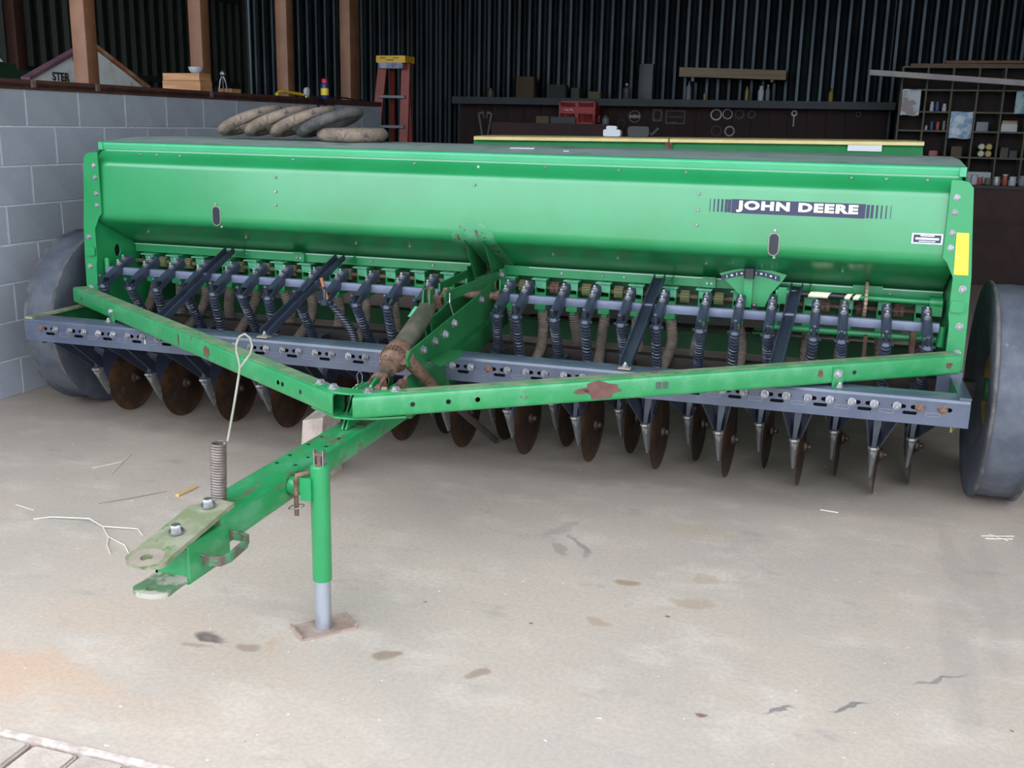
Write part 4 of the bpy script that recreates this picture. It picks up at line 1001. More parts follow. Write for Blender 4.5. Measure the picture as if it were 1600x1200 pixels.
# ---- things on the block wall
def W(s_, x, z): return Vector(wallpt(s_, x, z))
SZ = WTOP+.04
wood = mat('orange_pine_wood', (0.33, 0.15, 0.06), .65, 0, (0.42, 0.21, 0.095), 3, .4, .6, stretch=(1, 1, 12), bump=.05)
b = MB(); b.box((-.30, 6.29, SZ), (-.005, 6.43, SZ+.062)); wb = b.build('wooden_box', wood, None, W0, (0, 0, -A), smooth=False); thing(wb, 'lower orange wooden box on the wall sill beside the second post', 'box', 'wooden boxes on the wall')
b = MB(); b.box((-.295, 6.29, SZ+.064), (-.010, 6.425, SZ+.112)); thing(b.build('wooden_box', wood, None, W0, (0, 0, -A), smooth=False), 'upper orange wooden box stacked on the other box', 'box', 'wooden boxes on the wall')
b = MB(); b.box((-.16, 6.74, SZ), (-.05, 6.86, SZ+.03)); thing(b.build('wood_offcut', wood, None, W0, (0, 0, -A), smooth=False), 'small orange wood offcut lying on the wall sill', 'wood block')
tr = empty('chrome_puller', W(6.68, -.08, SZ), -A, 'small chrome three-legged puller standing on the wall sill', 'tool')
for q in range(3):
    a_ = q*2.1; b = MB(); b.tube([(.035*math.cos(a_), .035*math.sin(a_), 0), (.02*math.cos(a_), .02*math.sin(a_), .08), (0, 0, .125)], .005, 6); b.build('leg', M['steel'], tr)
b = MB(); b.lathe([(.012, .11), (.02, .12), (.02, .135), (.008, .15)], 10); b.build('head', M['steel'], tr)
b = MB(); b.lathe([(.001, 0), (.03, .004), (.045, .02), (.05, .042), (.047, .042), (.042, .022), (.022, .008), (.001, .006)], 20)
thing(b.build('metal_bowl', mat('pale_enamel', (0.45, 0.47, 0.52), .4, .3), None, W(6.36, -.08, SZ+.113), (0, 0, 0)), 'pale metal bowl on top of the wooden boxes', 'bowl')
# spray can
can = empty('spray_can', W(8.16, -.06, SZ), 0, 'blue and yellow spray can with red cap on the wall', 'spray can')
b = MB(); b.lathe([(.031, 0), (.033, .004), (.033, .118), (.027, .13), (.012, .136)], 20); cb_ = b.build('can_body', mat('can_blue', (0.02, 0.03, 0.16), .35), can)
b = MB(); b.lathe([(.0335, .03), (.0335, .085)], 20); b.build('can_label', mat('can_yellow', (0.75, 0.55, 0.03), .4), can)
b = MB(); b.lathe([(.026, .128), (.026, .15), (.02, .162), (.012, .165)], 16); b.build('can_cap', mat('can_red', (0.6, 0.02, 0.04), .4), can)
# air hose with gauge
ah = empty('air_hose', W(7.5, -.06, SZ), -A, 'yellow air hose with round dial gauge and black tails draped over the wall', 'hose')
def wtube(pts, r, n=8):
    b = MB(); b.tube(bez([(x, s_-7.5, z-SZ) for s_, x, z in pts], 24), r, n); b.v = [(p[0]+.06, p[1], p[2]) for p in b.v]; return b
wtube([(7.36, -.05, SZ+.012), (7.45, -.06, SZ+.06), (7.55, -.05, SZ+.02), (7.7, -.03, SZ+.03), (7.80, -.02, SZ+.01)], .012).build('hose', mat('hose_yellow', (0.6, 0.42, 0.02), .5), ah)
wtube([(7.80, -.02, SZ+.012), (7.85, .03, SZ+.02), (7.90, .028, SZ-.05), (7.93, .024, 1.47)], .009).build('hose_tail', M['black'], ah)
wtube([(7.93, -.03, SZ+.012), (7.98, .04, SZ+.01), (8.03, .03, SZ-.06), (8.06, .024, 1.44)], .009).build('hose_tail', M['black'], ah)
b = MB(); b.lathe([(.03, -.008), (.034, 0), (.034, .016), (.03, .018), (.001, .018)], 18); b.build('gauge', mat('gauge_face', (0.7, 0.72, 0.75), .3, .2), ah, (.05, .25, .045), (0, PI/2, 0))
b = MB(); b.cyl((.05, .25, .0), (.05, .25, .02), .008, 8); b.build('gauge_stem', M['steel'], ah)
pc = empty('power_cable', W(8.5, -.06, SZ), -A, 'loose black cable looped over the far end of the wall', 'cable')
b = MB(); b.tube(bez([(.0, -.28, .006), (.03, -.1, .03), (.05, .15, .04), (.075, .3, -.05), (.08, .5, -.09), (.06, .42, .03), (.02, .25, .006)], 30), .006, 6); b.build('cable', M['black'], pc)
# ---- machinery in the neighbouring bay
wg = empty('hopper_wagon', W(6.0, -.9, 0), -A, 'rusty white gabled wagon body lettered STER behind the block wall', 'wagon')
ww = mat('rusty_white_paint', (0.55, 0.56, 0.53), .55, 0, (0.44, 0.43, 0.37), 4, .45, .65, wear=(0.24, 0.10, 0.045), wscale=5, wlo=.58, whi=.66)
b = MB(); out = [(-.45, .75), (-.26, 1.706), (.326, 1.95), (.895, 1.69), (.95, .75)]
b.plate([(y, z) for y, z in out], .02, YZ(-.01)); b.build('end_panel', ww, wg, smooth=False)
b = MB(); b.plate([(-.45, .75), (-.40, 1.5), (.9, 1.5), (.95, .75)], .02, YZ(-.62)); b.build('rear_panel', ww, wg, smooth=False)
roofm = mat('plum_roof_edge', (0.10, 0.045, 0.075), .5, 0, (0.14, 0.07, 0.08), 6)
for (y0, z0), (y1, z1), m_ in (((-.30, 1.70), (.326, 1.965), roofm), ((.326, 1.965), (.93, 1.69), mat('rust_roof_edge', (0.28, 0.10, 0.035), .7, 0, (0.35, 0.22, 0.14), 9, .45, .6))):
    b = MB(); b.sweep([(-.04, -.006), (.03, -.006), (.03, .016), (-.04, .016)], (0, y0, z0), (0, y1, z1)); b.build('roof_sheet', m_, wg, smooth=False)
for y0, z0, y1, z1 in ((.20, 1.87, .25, 1.60), ):
    b = MB(); b.sweep(rrect(.012, .012, .002, 1), (.016, y0, z0), (.016, y1, z1), up=(1, 0, 0)); b.build('seam', mat('seam_white', (0.65, 0.63, 0.6), .5), wg)
tm = text_mesh('STER', .075, M['black'], .001, .002); o = obj('lettering', tm, wg, (.0125, .005, 1.728), (PI/2, 0, PI/2), label='black stencilled letters STER'); o.rotation_euler = Euler((PI/2, 0, PI/2)); 
for y in (-.2, .7):
    for x in (-.52, -.1):
        b = MB(); b.lathe([(.1, -.06), (.33, -.08), (.36, -.05), (.36, .05), (.33, .08), (.1, .06)], 28, Matrix.Translation((x, y, .36)) @ Matrix.Rotation(PI/2, 4, 'Y')); b.build('wheel', M['tyre'], wg)
b = MB(); b.box((-.64, -.45, .66), (.02, .95, .76)); b.build('chassis', M['rust'], wg, smooth=False)
gm = empty('green_implement', W(7.0, -1.75, 0), -A, 'dark green implement body beyond the white wagon', 'farm machine')
b = MB(); b.box((-.5, -1.35, 0), (.1, .95, 1.80)); b.box((-.5, -1.35, 1.80), (.1, -.55, 1.84)); b.build('body', mat('deep_green', (0.012, 0.035, 0.016), .5), gm, smooth=False)
b = MB(); b.plate(rrect(.5, .10, .03, 4, -1.0, 1.78), .01, YZ(.1)); b.build('dark_window', M['black'], gm, smooth=False)
wp = MB(); wp.plate([(-.12, 0), (.20, 0), (.09, .10), (.0, .105), (-.12, .10)], .03, YZ(0), [circ(.055, .065, .02, 12)])
thing(wp.build('guard_panel', ww, None, W(6.06, -1.62, 1.8405), (0, 0, -A), smooth=False), 'small white guard panel with a round hole on the green implement', 'panel')

# ---- step ladder
ladder = empty('step_ladder', (-2.83, 5.5, 0), 0, 'red fibreglass step ladder with a yellow top cap behind the wall end', 'ladder')
red = mat('red_fibreglass', (0.22, 0.026, 0.011), .45, 0, (0.17, 0.02, 0.01), 6)
def rail_(name, p, q, w_=.09, t_=.03):
    b = MB(); b.sweep([(-w_/2, -t_/2), (w_/2, -t_/2), (w_/2, t_/2), (w_/2-.008, t_/2), (w_/2-.008, -t_/2+.006), (-w_/2+.008, -t_/2+.006), (-w_/2+.008, t_/2), (-w_/2, t_/2)], p, q, up=(0, 1, 0)); b.build(name, red, ladder, smooth=False)
TL, TR, BL_, BR_ = Vector((-.10, -.03, 2.06)), Vector((.125, .02, 2.06)), Vector((-.24, -.30, 0)), Vector((.15, -.22, 0))
rail_('rail', BL_, TL); rail_('rail', BR_, TR); rail_('rear_rail', Vector((-.16, .34, 0)), Vector((-.06, .1, 2.05)), .05); rail_('rear_rail', Vector((.08, .36, 0)), Vector((.09, .13, 2.05)), .05)
for t in (.14, .28, .42, .56, .70, .84):
    a = BL_.lerp(TL, t); c = BR_.lerp(TR, t); b = MB(); b.sweep(rrect(.085, .03, .004, 1), a, c); b.build('tread', mat('grey_tread', (0.11, 0.12, 0.13), .5, .4), ladder)
b = MB(); b.box((-.15, -.09, 2.055), (.16, .15, 2.12)); b.build('top_cap', mat('yellow_cap', (0.62, 0.36, 0.01), .5), ladder, smooth=False)
b = MB(); b.box((-.13, -.092, 2.0), (.13, -.04, 2.055)); b.build('cap_label', mat('blue_white_label', (0.08, 0.10, 0.2), .5, 0, (0.3, 0.3, 0.33), 14), ladder, smooth=False)

# ---- tool wall at the back
bw = mat('dark_red_boards', (0.034, 0.011, 0.0075), .8, 0, (0.018, 0.007, 0.005), 5, .4, .6, stretch=(1, 1, .3), bump=.1)
brd = empty('tool_board', (-.85, 9.86, 0), 0, 'dark red-brown plank board on the back wall hung with tools', 'tool board')
for i in range(24):
    b = MB() if i == 0 else b
    if i == 0: b.box((-.116, -.02, .85), (.116, 0, 1.752)); pme = b.mesh('plank', bw, smooth=False)
    obj('plank', pme, brd, (-2.73+i*.2365, (i % 3)*.003, 0))
b = MB(); b.box((-2.85, .003, .0), (-2.75, .10, 1.75)); b.box((2.75, .003, 0), (2.85, .1, 1.75)); b.build('upright', bw, brd, smooth=False)
b = MB(); b.box((-3.70, 9.50, 1.757), (2.07, 9.93, 1.848))
thing(b.build('wall_shelf', mat('slate_shelf', (0.024, 0.032, 0.035), .6, 0, (0.017, 0.024, 0.027), 4), None, smooth=False), 'long slate grey shelf along the corrugated back wall', 'shelf')
YB = 9.835
pale = mat('pale_steel', (0.38, 0.38, 0.36), .45, .5); dim = mat('dim_steel', (0.07, 0.065, 0.06), .6, .3)
def ring(x, z, r, m_, label, wr=.009):
    b = MB(); b.tube([(r*math.cos(2*PI*k/24), 0, r*math.sin(2*PI*k/24)) for k in range(24)], wr, 6, closed=True)
    thing(b.build('hanging_ring', m_, None, (x, YB-wr*.6, z)), label, 'ring', 'steel rings on the tool board')
ring(-.125, 1.671, .066, pale, 'brightest of the steel rings on the tool board'); ring(.022, 1.681, .06, pale, 'pale steel ring just right of the brightest ring', .006)
ring(.175, 1.68, .053, dim, 'dull ring third from the left in the upper ring row'); ring(.334, 1.679, .045, dim, 'smallest dull ring at the right of the upper row', .013)
ring(-.11, 1.465, .062, dim, 'dull ring below the brightest ring on the board'); ring(.062, 1.464, .058, mat('mid_steel', (0.28, 0.27, 0.25), .5, .4), 'grey ring in the lower row on the board', .011)
b = MB(); b.tube([(.075*math.cos(2*PI*k/24), 0, .075*math.sin(2*PI*k/24)) for k in range(24)], .006, 6, closed=True); b.box((-.07, -.006, -.02), (.07, .006, .018)); b.lathe([(.026, -.012), (.026, .012)], 14, Matrix.Rotation(PI/2, 4, 'X'))
thing(b.build('valve_wheel', mat('valve_grey', (0.18, 0.17, 0.15), .5, .3), None, (-1.205, YB-.005, 1.63)), 'round spoked valve wheel hung on the tool board', 'wheel')
b = MB(); b.plate(rrect(.13, .16, .02, 3), .012, XZ(0), [rrect(.085, .11, .03, 3)]); thing(b.build('gasket', dim, None, (-.90, YB+.004, 1.65)), 'dark square gasket beside the valve wheel', 'gasket')
b = MB(); b.plate(rrect(.26, .18, .01, 2), .008, XZ(0), [rrect(.225, .145, .01, 2)]); b.box((-.06, -.012, -.075), (.03, 0, -.06)); b.box((-.09, -.012, -.005), (.09, 0, .01)); thing(b.build('wire_bracket', mat('bracket_grey', (0.08, 0.065, 0.055), .6, .2), None, (-.66, YB+.002, 1.63)), 'rectangular wire bracket left of the steel rings', 'bracket')
b = MB(); b.sweep(rrect(.03, .012, .003, 1), (-.09, -.008, .05), (0, -.008, -.04), up=(0, 1, 0)); b.sweep(rrect(.03, .012, .003, 1), (.09, -.008, .05), (0, -.008, -.04), up=(0, 1, 0)); thing(b.build('vee_bracket', mat('vee_grey', (0.13, 0.14, 0.15), .6, .3), None, (-.965, YB+.002, 1.435)), 'grey vee-shaped bracket below the valve wheel', 'bracket')
b = MB(); b.tube([(-.04, 0, -.05), (-.042, 0, .03), (-.02, 0, .052), (.02, 0, .052), (.042, 0, .03), (.04, 0, -.05)], .007, 6); thing(b.build('u_bolt', dim, None, (-1.385, YB-.004, 1.53)), 'small dark u-bolt left of the valve wheel', 'u-bolt')
for x, z, l, tl in ((.866, 1.705, 'bright ring spanner with a long thin tail', .13), (1.653, 1.705, 'small washer spanner at the right end of the tool board', .0)):
    b = MB(); b.tube([(.03*math.cos(2*PI*k/16), 0, .03*math.sin(2*PI*k/16)) for k in range(16)], .011, 6, closed=True)
    if tl: b.cyl((0, 0, -.035), (0, 0, -.035-tl), .006, 6)
    thing(b.build('ring_spanner', pale if tl else dim, None, (x, YB-.008, z)), l, 'spanner', 'ring spanners')
for x, sg, l in ((-3.37, 1, 'left grey pipe wrench at the left end of the tool board'), (-3.27, -1, 'right grey pipe wrench at the left end of the tool board')):
    b = MB(); b.sweep(rrect(.03, .014, .004, 1), (-sg*.045, -.01, .14), (sg*.01, -.01, -.16), up=(0, 1, 0)); b.sweep(rrect(.03, .014, .004, 1), (-sg*.045, -.01, .14), (sg*.02, -.01, .16), up=(0, 1, 0)); b.cyl((sg*.02, -.01, .16), (sg*.03, -.01, .08), .008, 6)
    thing(b.build('pipe_wrench', mat('wrench_grey', (0.11, 0.11, 0.11), .5, .4), None, (x, YB, 1.49)), l, 'wrench', 'pipe wrenches')
# things on the wall shelf
SH = 1.848
def sbox(name, x0, x1, h, m_, label, cat, y=9.7, d_=.16):
    b = MB(); w_ = x1-x0; b.sweep(rrect(w_, d_, min(.01, w_*.2), 2), (0, 0, 0), (0, 0, h), up=(0, 1, 0)); b.sweep(rrect(w_*.96, d_*.96, min(.01, w_*.2), 2), (0, 0, h), (0, 0, h+.006), up=(0, 1, 0))
    return thing(b.build(name, m_, None, ((x0+x1)/2, y, SH)), label, cat)
sbox('steel_locker_box', -1.14, -.95, .44, mat('grey_tall_box', (0.055, 0.06, 0.058), .5, .2, (0.04, 0.043, 0.04), 5), 'tall grey metal box on the back shelf', 'box')
sbox('brown_carton', -2.82, -2.565, .27, mat('brown_carton', (0.07, 0.042, 0.02), .8), 'dark brown carton at the left of the back shelf', 'carton')
sbox('tan_carton', -1.816, -1.645, .085, mat('tan_carton', (0.12, 0.09, 0.05), .8), 'low tan carton on the shelf above the red crate', 'carton')
sbox('black_carton', -2.36, -2.12, .17, mat('black_carton', (0.03, 0.03, 0.028), .8), 'black carton on the shelf left of the red crate', 'carton')
sbox('green_carton', -2.05, -1.93, .13, mat('murky_green', (0.05, 0.06, 0.05), .8), 'murky green carton above the red crate', 'carton')
def bottle(x, z, h, r, m_, label, y=9.68, name='bottle', capm=None, neck=.4, par=None, cat='bottle', group=None):
    e = empty(name, (x, y, z), 0, label, cat, group)
    b = MB(); b.lathe([(r*.9, 0), (r, r*.2), (r, h*.66), (r*neck, h*.82), (r*neck, h*.9)], 14); b.build('body', m_, e)
    b = MB(); b.lathe([(r*neck*1.15, h*.88), (r*neck*1.15, h*.99), (r*neck, h)], 12); b.build('cap', capm or M['black'], e)
    return e
ye = mat('mustard_plastic', (0.28, 0.19, 0.03), .5); wh = mat('white_plastic', (0.42, 0.43, 0.44), .5); gy = mat('grey_plastic', (0.17, 0.18, 0.2), .5)
bottle(.263, SH, .19, .024, ye, 'mustard bottle with dark cap on the back shelf'); bottle(.44, SH, .185, .038, wh, 'white bottle with wide base on the back shelf', neck=.55, capm=wh)
bottle(.525, SH, .20, .028, gy, 'grey bottle beside the white one on the back shelf', capm=wh); bottle(-.272, SH, .105, .018, ye, 'small mustard bottle under the pale plank')
bottle(-.48, SH, .24, .035, gy, 'tall grey bottle under the left of the pale plank'); bottle(-1.30, SH, .2, .05, mat('dark_can', (0.05, 0.05, 0.055), .5), 'dark can left of the tall grey box', capm=pale)
bottle(1.3, SH, .16, .03, ye, 'mustard bottle near the right end of the back shelf'); bottle(-3.2, SH, .12, .05, mat('olive_tin', (0.07, 0.06, 0.035), .5), 'olive tin at the far left of the back shelf', neck=.8)
pb = empty('plank_rack', (.07, 9.6, 0), 0, 'pale wooden plank on brackets above the back shelf', 'plank')
b = MB(); b.box((-.668, -.06, 2.12), (.672, .25, 2.235)); b.v = [(p[0], p[1], p[2]-.024*p[0]) for p in b.v]; b.build('plank', mat('pale_plank', (0.19, 0.125, 0.07), .7, 0, (0.25, 0.18, 0.11), 3, stretch=(.2, 1, 6)), pb, smooth=False)
for x in (-.5, .5):
    b = MB(); b.box((x-.02, .0, 2.08), (x+.02, .385, 2.12-.024*x)); b.build('bracket', M['black'], pb, smooth=False)
# red crate on a dark red cabinet
cab = empty('tool_cabinet', (-2.25, 9.3, 0), 0, 'dark red tool cabinet under the red crate at the back wall', 'cabinet')
dr = mat('dark_red_steel', (0.05, 0.008, 0.007), .6, 0, (0.036, 0.007, 0.006), 4)
b = MB(); b.box((-.80, -.02, 0), (.80, .42, 1.495)); b.box((-.82, -.04, 1.495), (.82, .44, 1.517)); b.build('body', dr, cab, smooth=False)
for x in (-.4, .4):
    b = MB(); b.box((x-.37, -.032, .08), (x+.37, -.02, 1.45)); d0 = b.build('door', dr, cab, smooth=False); b = MB(); b.box((x-.02 if x > 0 else x+.3, -.045, .9), (x+.0 if x > 0 else x+.32, -.032, 1.1)); b.build('handle', M['steel'], d0, smooth=False)
cr_ = empty('plastic_crate', (-1.89, 9.52, 1.517), 0, 'bright red plastic crate with lattice sides on the dark red cabinet', 'crate')
rm = mat('crate_red', (0.4, 0.013, 0.01), .45)
def lattice(b, x0, x1, z0, z1, y):
    b.box((x0, y-.006, z0), (x1, y+.006, z0+.02)); b.box((x0, y-.006, z1-.02), (x1, y+.006, z1)); b.box((x0, y-.006, z0), (x0+.018, y+.006, z1)); b.box((x1-.018, y-.006, z0), (x1, y+.006, z1))
    zm0, zm1 = z0+(z1-z0)*.45, z0+(z1-z0)*.75; b.box((x0, y-.007, zm0), (x1, y+.007, zm1))
    n = 7
    for k in range(n):
        xx = x0+.02+(x1-x0-.04)*(k+.5)/n
        for za, zb in ((z0+.02, zm0), (zm1, z1-.02)): b.sweep(rrect(.008, .008, .001, 1), (xx-.018, y, za), (xx+.018, y, zb), up=(0, 1, 0))
b = MB(); lattice(b, -.24, 0, 0, .29, -.16); lattice(b, 0, .24, 0, .29, -.16); b.build('front_side', rm, cr_, smooth=False)
b = MB(); lattice(b, -.24, 0, 0, .29, .16); lattice(b, 0, .24, 0, .29, .16); b.build('rear_side', rm, cr_, smooth=False)
for x in (-.24, .24):
    b = MB(); b.box((x-.006, -.16, 0), (x+.006, .16, .03)); b.box((x-.006, -.16, .12), (x+.006, .16, .29)); b.build('end_side', rm, cr_, smooth=False)
b = MB(); b.box((-.24, -.16, 0), (.24, .16, .01)); b.box((-.02, -.17, 0), (.02, -.155, .29)); b.build('base', rm, cr_, smooth=False)
b = MB(); b.sweep(rrect(.18, .09, .006, 2), (0, 0, 0), (0, .12, 0)); thing(b.build('parts_carton', mat('olive_carton', (0.13, 0.10, 0.055), .8), None, (-2.35, 9.33, 1.563)), 'olive cardboard box left of the red crate', 'carton')
b = MB(); b.sweep(rrect(.34, .085, .02, 3), (0, 0, 0), (0, .05, 0)); thing(b.build('black_case', M['black'], None, (-2.06, 9.29, 1.5605)), 'flat black case in front of the red crate', 'case')
bottle(-1.50, 1.517, .12, .045, gy, 'grey jug standing right of the red crate', y=9.36, name='jug', cat='jug')

# ---- pigeonhole rack and workbench on the right
wbn = empty('workbench', (3.5, 7.6, 0), 0, 'dark red-brown cupboard workbench below the pigeonhole rack', 'workbench')
dbw = mat('oxblood_board', (0.028, 0.009, 0.006), .7, 0, (0.045, 0.015, 0.009), 4, .4, .6, bump=.05)
BT = .995
b = MB(); b.box((-1.5, -.6, 0), (1.6, .75, BT-.03)); b.build('carcass', dbw, wbn, smooth=False)
b = MB(); b.box((-1.53, -.63, BT-.03), (1.63, .78, BT)); b.build('worktop', mat('black_top', (0.02, 0.016, 0.014), .6), wbn, smooth=False)
for i in range(4):
    b = MB(); x = -1.46+i*.77; b.box((x, -.615, .64), (x+.73, -.6, .94)); d0 = b.build('drawer', dbw, wbn, smooth=False)
    b = MB(); b.box((x, -.615, .05), (x+.73, -.6, .62)); d0 = b.build('door', dbw, wbn, smooth=False)
rk = empty('pigeonhole_rack', (2.04, 7.9, BT), 0, 'grey-edged wooden pigeonhole rack full of small parts on the workbench', 'rack')
rkm = mat('olive_grey_edge', (0.10, 0.09, 0.06), .7, 0, (0.075, 0.066, 0.044), 8)
ROWS = [0.0, .24, .51, .708, .934, 1.17]; COLS = [.0+.254*i for i in range(9)]
for i, z in enumerate(ROWS):
    b = MB(); b.box((0, 0, z), (COLS[-1]+.018, .3, z+.018)); b.build('shelf', rkm, rk, smooth=False)
for x in COLS:
    b = MB(); b.box((x, .002, .018), (x+.018, .3, 1.17)); b.build('divider', rkm, rk, smooth=False)
b = MB(); b.box((0, .30, 0), (COLS[-1]+.018, .31, 1.188)); b.build('back', mat('rack_back', (0.016, 0.008, 0.007), .8), rk, smooth=False)
for i in range(2):
    b = MB(); b.sweep(rrect(.22, .03, .004, 1), (0, 0, 0), (1.4+.3*i, 0, 0)); thing(b.build('roof_board', mat('rough_brown_board', (0.11, 0.05, 0.025), .8, 0, (0.15, 0.08, 0.045), 3, stretch=(.3, 2, 2)), None, (2.12+.35*i, 8.06, BT+1.203+.031*i), (0, 0, .01-.05*i), smooth=False), ('lower rough brown board' if i == 0 else 'upper rough brown board')+' lying on top of the pigeonhole rack', 'board', 'boards on the rack')
# papers and bags hanging on the rack front
def hang(x0, x1, z0, z1, m_, label, name, cat, curl=0.0):
    b = MB(); n = 6; vs = []; fs = []
    for j in range(n+1):
        for i in range(n+1):
            u, v = i/n, j/n; vs.append((x0+(x1-x0)*u, 7.885-.004-.012*math.sin(PI*u*1.3)*(1-v)-curl*(1-v)*u, z0+(z1-z0)*v+.006*math.sin(7*u)))
    for j in range(n):
        for i in range(n): a = j*(n+1)+i; fs.append((a, a+1, a+n+2, a+n+1))
    k = len(vs); vs += [(p[0], p[1]+.003, p[2]) for p in vs]; fs += [tuple(q+k for q in reversed(f_)) for f_ in fs]
    thing(b.add(vs, fs).build(name, m_, None, (0, 0, 0)), label, cat)
hang(2.062, 2.25, 1.672, 1.94, mat('printed_poster', (0.42, 0.45, 0.46), .5, 0, (0.24, 0.19, 0.18), 6, .45, .55), 'curled printed sheet pinned at the left of the rack', 'poster', 'poster', .03)
hang(2.573, 2.795, 1.442, 1.717, mat('blue_white_bag', (0.45, 0.5, 0.56), .35, 0, (0.11, 0.24, 0.36), 9, .42, .58, stretch=(1, 1, 1)), 'crumpled blue and white plastic bag hung on the rack', 'plastic_bag', 'bag')
hang(3.187, 3.42, 1.704, 1.931, mat('teal_print', (0.25, 0.36, 0.38), .5, 0, (0.1, 0.2, 0.22), 8, .42, .58), 'teal printed sheet on the rack at the right picture edge', 'poster', 'poster')
# small things in the pigeonholes
def rz(i): return BT+ROWS[i]+.018
bl = mat('blue_tin', (0.04, 0.07, 0.2), .4); rd = mat('red_tin', (0.32, 0.05, 0.035), .4)
for (x, r_, h_, ri, m_, l) in ((2.38, .02, .10, 3, wh, 'small white tin in the rack cell right of the curled sheet'), (2.434, .022, .10, 3, bl, 'small blue tin between two white tins in the rack'), (2.505, .022, .08, 3, wh, 'squat white tin at the right of its rack cell'),
      (2.40, .018, .09, 2, bl, 'blue bottle in the rack cell left of the plastic bag'), (2.46, .02, .09, 2, rd, 'red bottle in the rack cell left of the plastic bag'), (2.522, .016, .10, 2, gy, 'grey bottle nearest the hanging plastic bag'), (2.345, .016, .05, 2, pale, 'stubby steel bottle in the rack')):
    bottle(x, rz(ri), h_, r_, m_, l, y=7.97, name='tin', cat='tin', neck=.75, capm=m_)
def cbx(name, x0, x1, z, h, d_, y, m_, label, cat, rz_=0):
    b = MB(); w_ = x1-x0; b.sweep(rrect(w_, d_, .006, 2), (0, 0, 0), (0, 0, h), up=(0, 1, 0)); b.sweep(rrect(w_*.9, d_*.9, .006, 2), (0, 0, h), (0, 0, h+.004), up=(0, 1, 0)); return thing(b.build(name, m_, None, ((x0+x1)/2, y, z), (0, 0, rz_)), label, cat)
cbx('white_carton', 3.085, 3.245, rz(2), .075, .12, 7.99, wh, 'white carton in the rack with a striped box on it', 'carton')
cbx('striped_box', 3.09, 3.24, rz(2)+.0795, .03, .11, 7.985, mat('stripe_box', (0.4, 0.33, 0.1), .5, 0, (0.16, 0.03, 0.03), 12, .48, .52, stretch=(.1, .1, 9)), 'thin yellow and red box on the white carton', 'box')
cbx('grey_carton', 2.62, 2.73, rz(1), .10, .15, 8.0, mat('ochre_dim', (0.09, 0.06, 0.035), .7), 'dim ochre carton below the plastic bag', 'carton')
for i, (x, z) in enumerate(((2.92, 0), (2.993, 0), (2.92, 1), (2.993, 1))):
    b = MB(); b.lathe([(.033, 0), (.035, .004), (.035, .09), (.028, .094), (.028, .10)], 16, Matrix.Rotation(PI/2, 4, 'X'))
    thing(b.build('parts_tin', mat('brass_tin_%d' % (i % 2), ((0.3, 0.28, 0.2), (0.26, 0.19, 0.06))[i % 2], .45, .4), None, (x, 8.02, rz(1)+.036+.0715*z)), ('lower' if z == 0 else 'upper')+(' left' if x < 2.95 else ' right')+' round tin of the four stacked in the rack', 'tin', 'four round tins in the rack')
cbx('red_pack', 2.40, 2.49, rz(1), .05, .1, 7.98, rd, 'small red pack low in the rack beside the green machine', 'box')
cbx('dark_carton', 2.84, 2.96, rz(2), .09, .15, 8.0, gy, 'grey carton right of the hanging plastic bag', 'carton')
for i, (x, h_) in enumerate(((3.15, .10), (3.24, .07), (3.42, .12), (3.66, .09))): cbx('small_carton', x-.04, x+.04, rz(1), h_, .12, 8.0, mat('dim_carton_%d' % (i % 2), ((0.08, 0.06, 0.05), (0.05, 0.06, 0.06))[i % 2], .7), ('first', 'second', 'third', 'fourth')[i]+' small dim carton counted from the round tins rightward', 'carton')
# on the worktop
cbx('white_tray', 2.76, 2.99, BT, .11, .16, 7.55, mat('grey_white_tray', (0.4, 0.42, 0.44), .5), 'pale grey box at the back of the worktop under the rack', 'box')
BY = 7.15
for (x, r_, h_, m_, l) in ((2.80, .035, .10, wh, 'white plastic jar at the left end of the worktop'), (2.857, .024, .085, rd, 'red tin right of the white jar'), (2.93, .035, .07, mat('brown_jar', (0.12, 0.1, 0.075), .5), 'squat brown jar on the worktop'), (3.01, .036, .085, pale, 'shiny steel tin in the middle of the worktop'), (3.085, .026, .11, rd, 'tall red and white tin on the worktop'), (3.155, .036, .09, wh, 'white tub on the worktop near the right picture edge'), (3.245, .035, .10, gy, 'grey tub at the right picture edge')):
    bottle(x, BT, h_, r_, m_, l, y=BY, name='jar', cat='jar', neck=.85, capm=m_ if m_ is not rd else wh)
b = MB(); b.lathe([(.045, 0), (.045, .012), (.03, .02), (.001, .022)], 18); thing(b.build('blue_lid', mat('blue_cap', (0.03, 0.12, 0.4), .4), None, (3.01, BY+.09, BT)), 'loose blue lid behind the steel tin', 'lid')
# cream batten hung in front of the rack
lt = empty('batten_light', (2.9, 7.6, 0), 0, 'long cream metal batten hung in front of the rack', 'batten')
b = MB(); b.box((-1.2, -.045, 1.99), (1.4, .045, 2.045)); b.v = [(p[0], p[1], p[2]+.025-.0643*(p[0]+.0)-.02) for p in b.v]; b.build('batten', mat('cream_metal', (0.33, 0.29, 0.25), .5, 0, (0.25, 0.22, 0.22), 3), lt, smooth=False)
for x in (-1.0, 1.0):
    b = MB(); b.cyl((x, 0, 2.05-.0643*x), (x, 0, 5.0), .003, 6); b.build('hanger_wire', M['black'], lt)

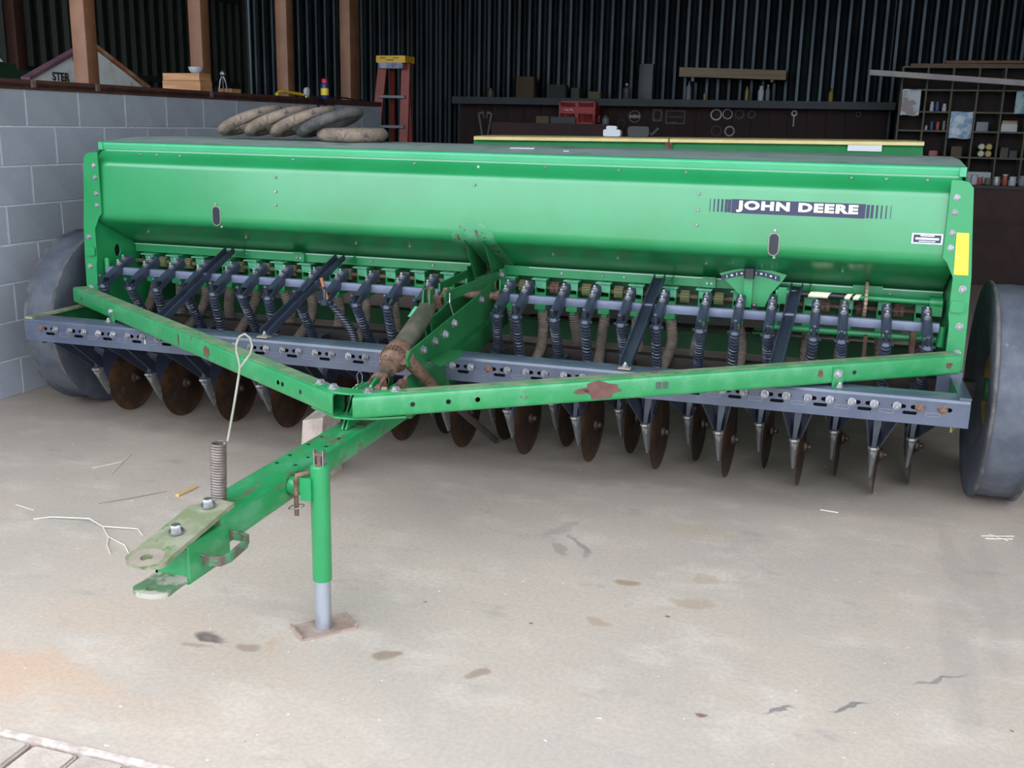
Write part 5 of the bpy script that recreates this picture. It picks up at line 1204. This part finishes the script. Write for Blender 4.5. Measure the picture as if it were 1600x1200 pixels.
# ---- on the floor
st = MB()
vs = [(-.085, -.1, 0), (.012, -.1, 0), (.03, .1, 0), (-.085, .1, 0), (-.066, -.095, .268), (.02, -.09, .285), (.03, .10, .295), (-.05, .10, .285)]
st.box((0, 0, 0), (1, 1, 1)); st.v = vs
so = st.build('concrete_chunk', mat('pale_concrete_lump', (0.43, 0.34, 0.29), .9, 0, (0.31, 0.245, 0.2), 14, bump=.4, bscale=60), None, (-.485, -.66, .0), (0, 0, .12), smooth=False)
thing(so, 'pale concrete block standing on the floor beside the tongue', 'block')
straw = mat('dry_straw', (0.6, 0.55, 0.45), .8); stick = mat('split_wood', (0.5, 0.33, 0.15), .8); brn = mat('brown_twig', (0.22, 0.15, 0.1), .9)
def twig(paths, m_, label, cat='twig', r=.0028, name='dry_twig'):
    b = MB()
    for p in paths: b.tube([(x, y, r*1.1+z) for x, y, z in p], r, 5)
    thing(b.build(name, m_, None), label, cat)
twig([[(-1.278, -1.504, 0), (-1.22, -1.47, .004), (-1.071, -1.449, .01), (-.98, -1.49, .006), (-.90, -1.56, .002), (-.80, -1.60, 0), (-.738, -1.66, 0)], [(-.98, -1.49, .006), (-.85, -1.46, .003), (-.80, -1.50, 0)], [(-.90, -1.56, .002), (-.86, -1.62, 0), (-.80, -1.68, 0)]], straw, 'pale branched twig on the floor left of the hitch', r=.0022)
twig([[(-1.44, -.70, 0), (-1.40, -.82, .003), (-1.34, -.97, 0)], [(-1.40, -.82, .003), (-1.47, -.93, 0)]], straw, 'small forked straw on the floor near the left discs', r=.0016)
twig([[(-1.451, -1.40, 0), (-1.343, -1.425, 0)]], straw, 'single short straw left of the branched twig', r=.0014)
twig([[(-1.16, -1.28, 0), (-1.08, -1.19, .002), (-1.0, -1.07, 0)]], brn, 'thin brown stalk between the straws on the floor', r=.0014)
b = MB(); b.sweep(rrect(.016, .012, .003, 1), (-.925, -1.105, .006), (-.918, -.985, .006)); thing(b.build('wood_stick', stick, None), 'short split wood stick on the floor behind the hitch', 'stick')
twig([[(2.14, -.43, 0), (2.2, -.42, .003), (2.26, -.39, 0)], [(2.15, -.46, .002), (2.25, -.43, .002)], [(2.17, -.40, 0), (2.23, -.46, .004)]], straw, 'small heap of straw bits on the floor right of the tyre tracks', 'straw', .002, 'straw_bits')
twig([[(1.55, .0-.35, 0), (1.62, -.36, 0)]], straw, 'straw sliver on the floor in front of the right discs', 'straw', .002, 'straw_bits')
# paper scraps on the drill lid, printed marks on crate and ladder cap
b = MB(); b.box((-.055, -.018, 0), (.055, .018, .0015), Matrix.Rotation(.15, 4, 'Z')); thing(b.build('paper_scrap', M['white'], None, (.125, .12, 1.3785), (.075, 0, 0), smooth=False), 'white paper scrap lying on the drill lid near its centre', 'paper')
b = MB(); b.box((-.012, -.01, 0), (.012, .01, .0015)); thing(b.build('paper_chip', M['white'], None, (.348, .05, 1.373), (.075, 0, 0), smooth=False), 'tiny white chip on the drill lid right of the paper scrap', 'paper')
b = MB()
for k, (x, z, w_, h_) in enumerate(((-.17, .175, .03, .008), (-.135, .168, .02, .012), (-.10, .178, .035, .008), (-.07, .168, .02, .008))): b.box((x, -.1685, z), (x+w_, -.1675, z+h_))
b.build('printed_mark', M['white'], cr_, smooth=False, kind='stuff', label='illegible white print')
b = MB()
for x, z, w_ in ((-.11, 2.095, .06), (.03, 2.095, .06), (-.04, 2.075, .08)): b.box((x, -.0912, z), (x+w_, -.0902, z+.008))
b.build('printed_mark', M['black'], ladder, smooth=False, kind='stuff', label='illegible black print')
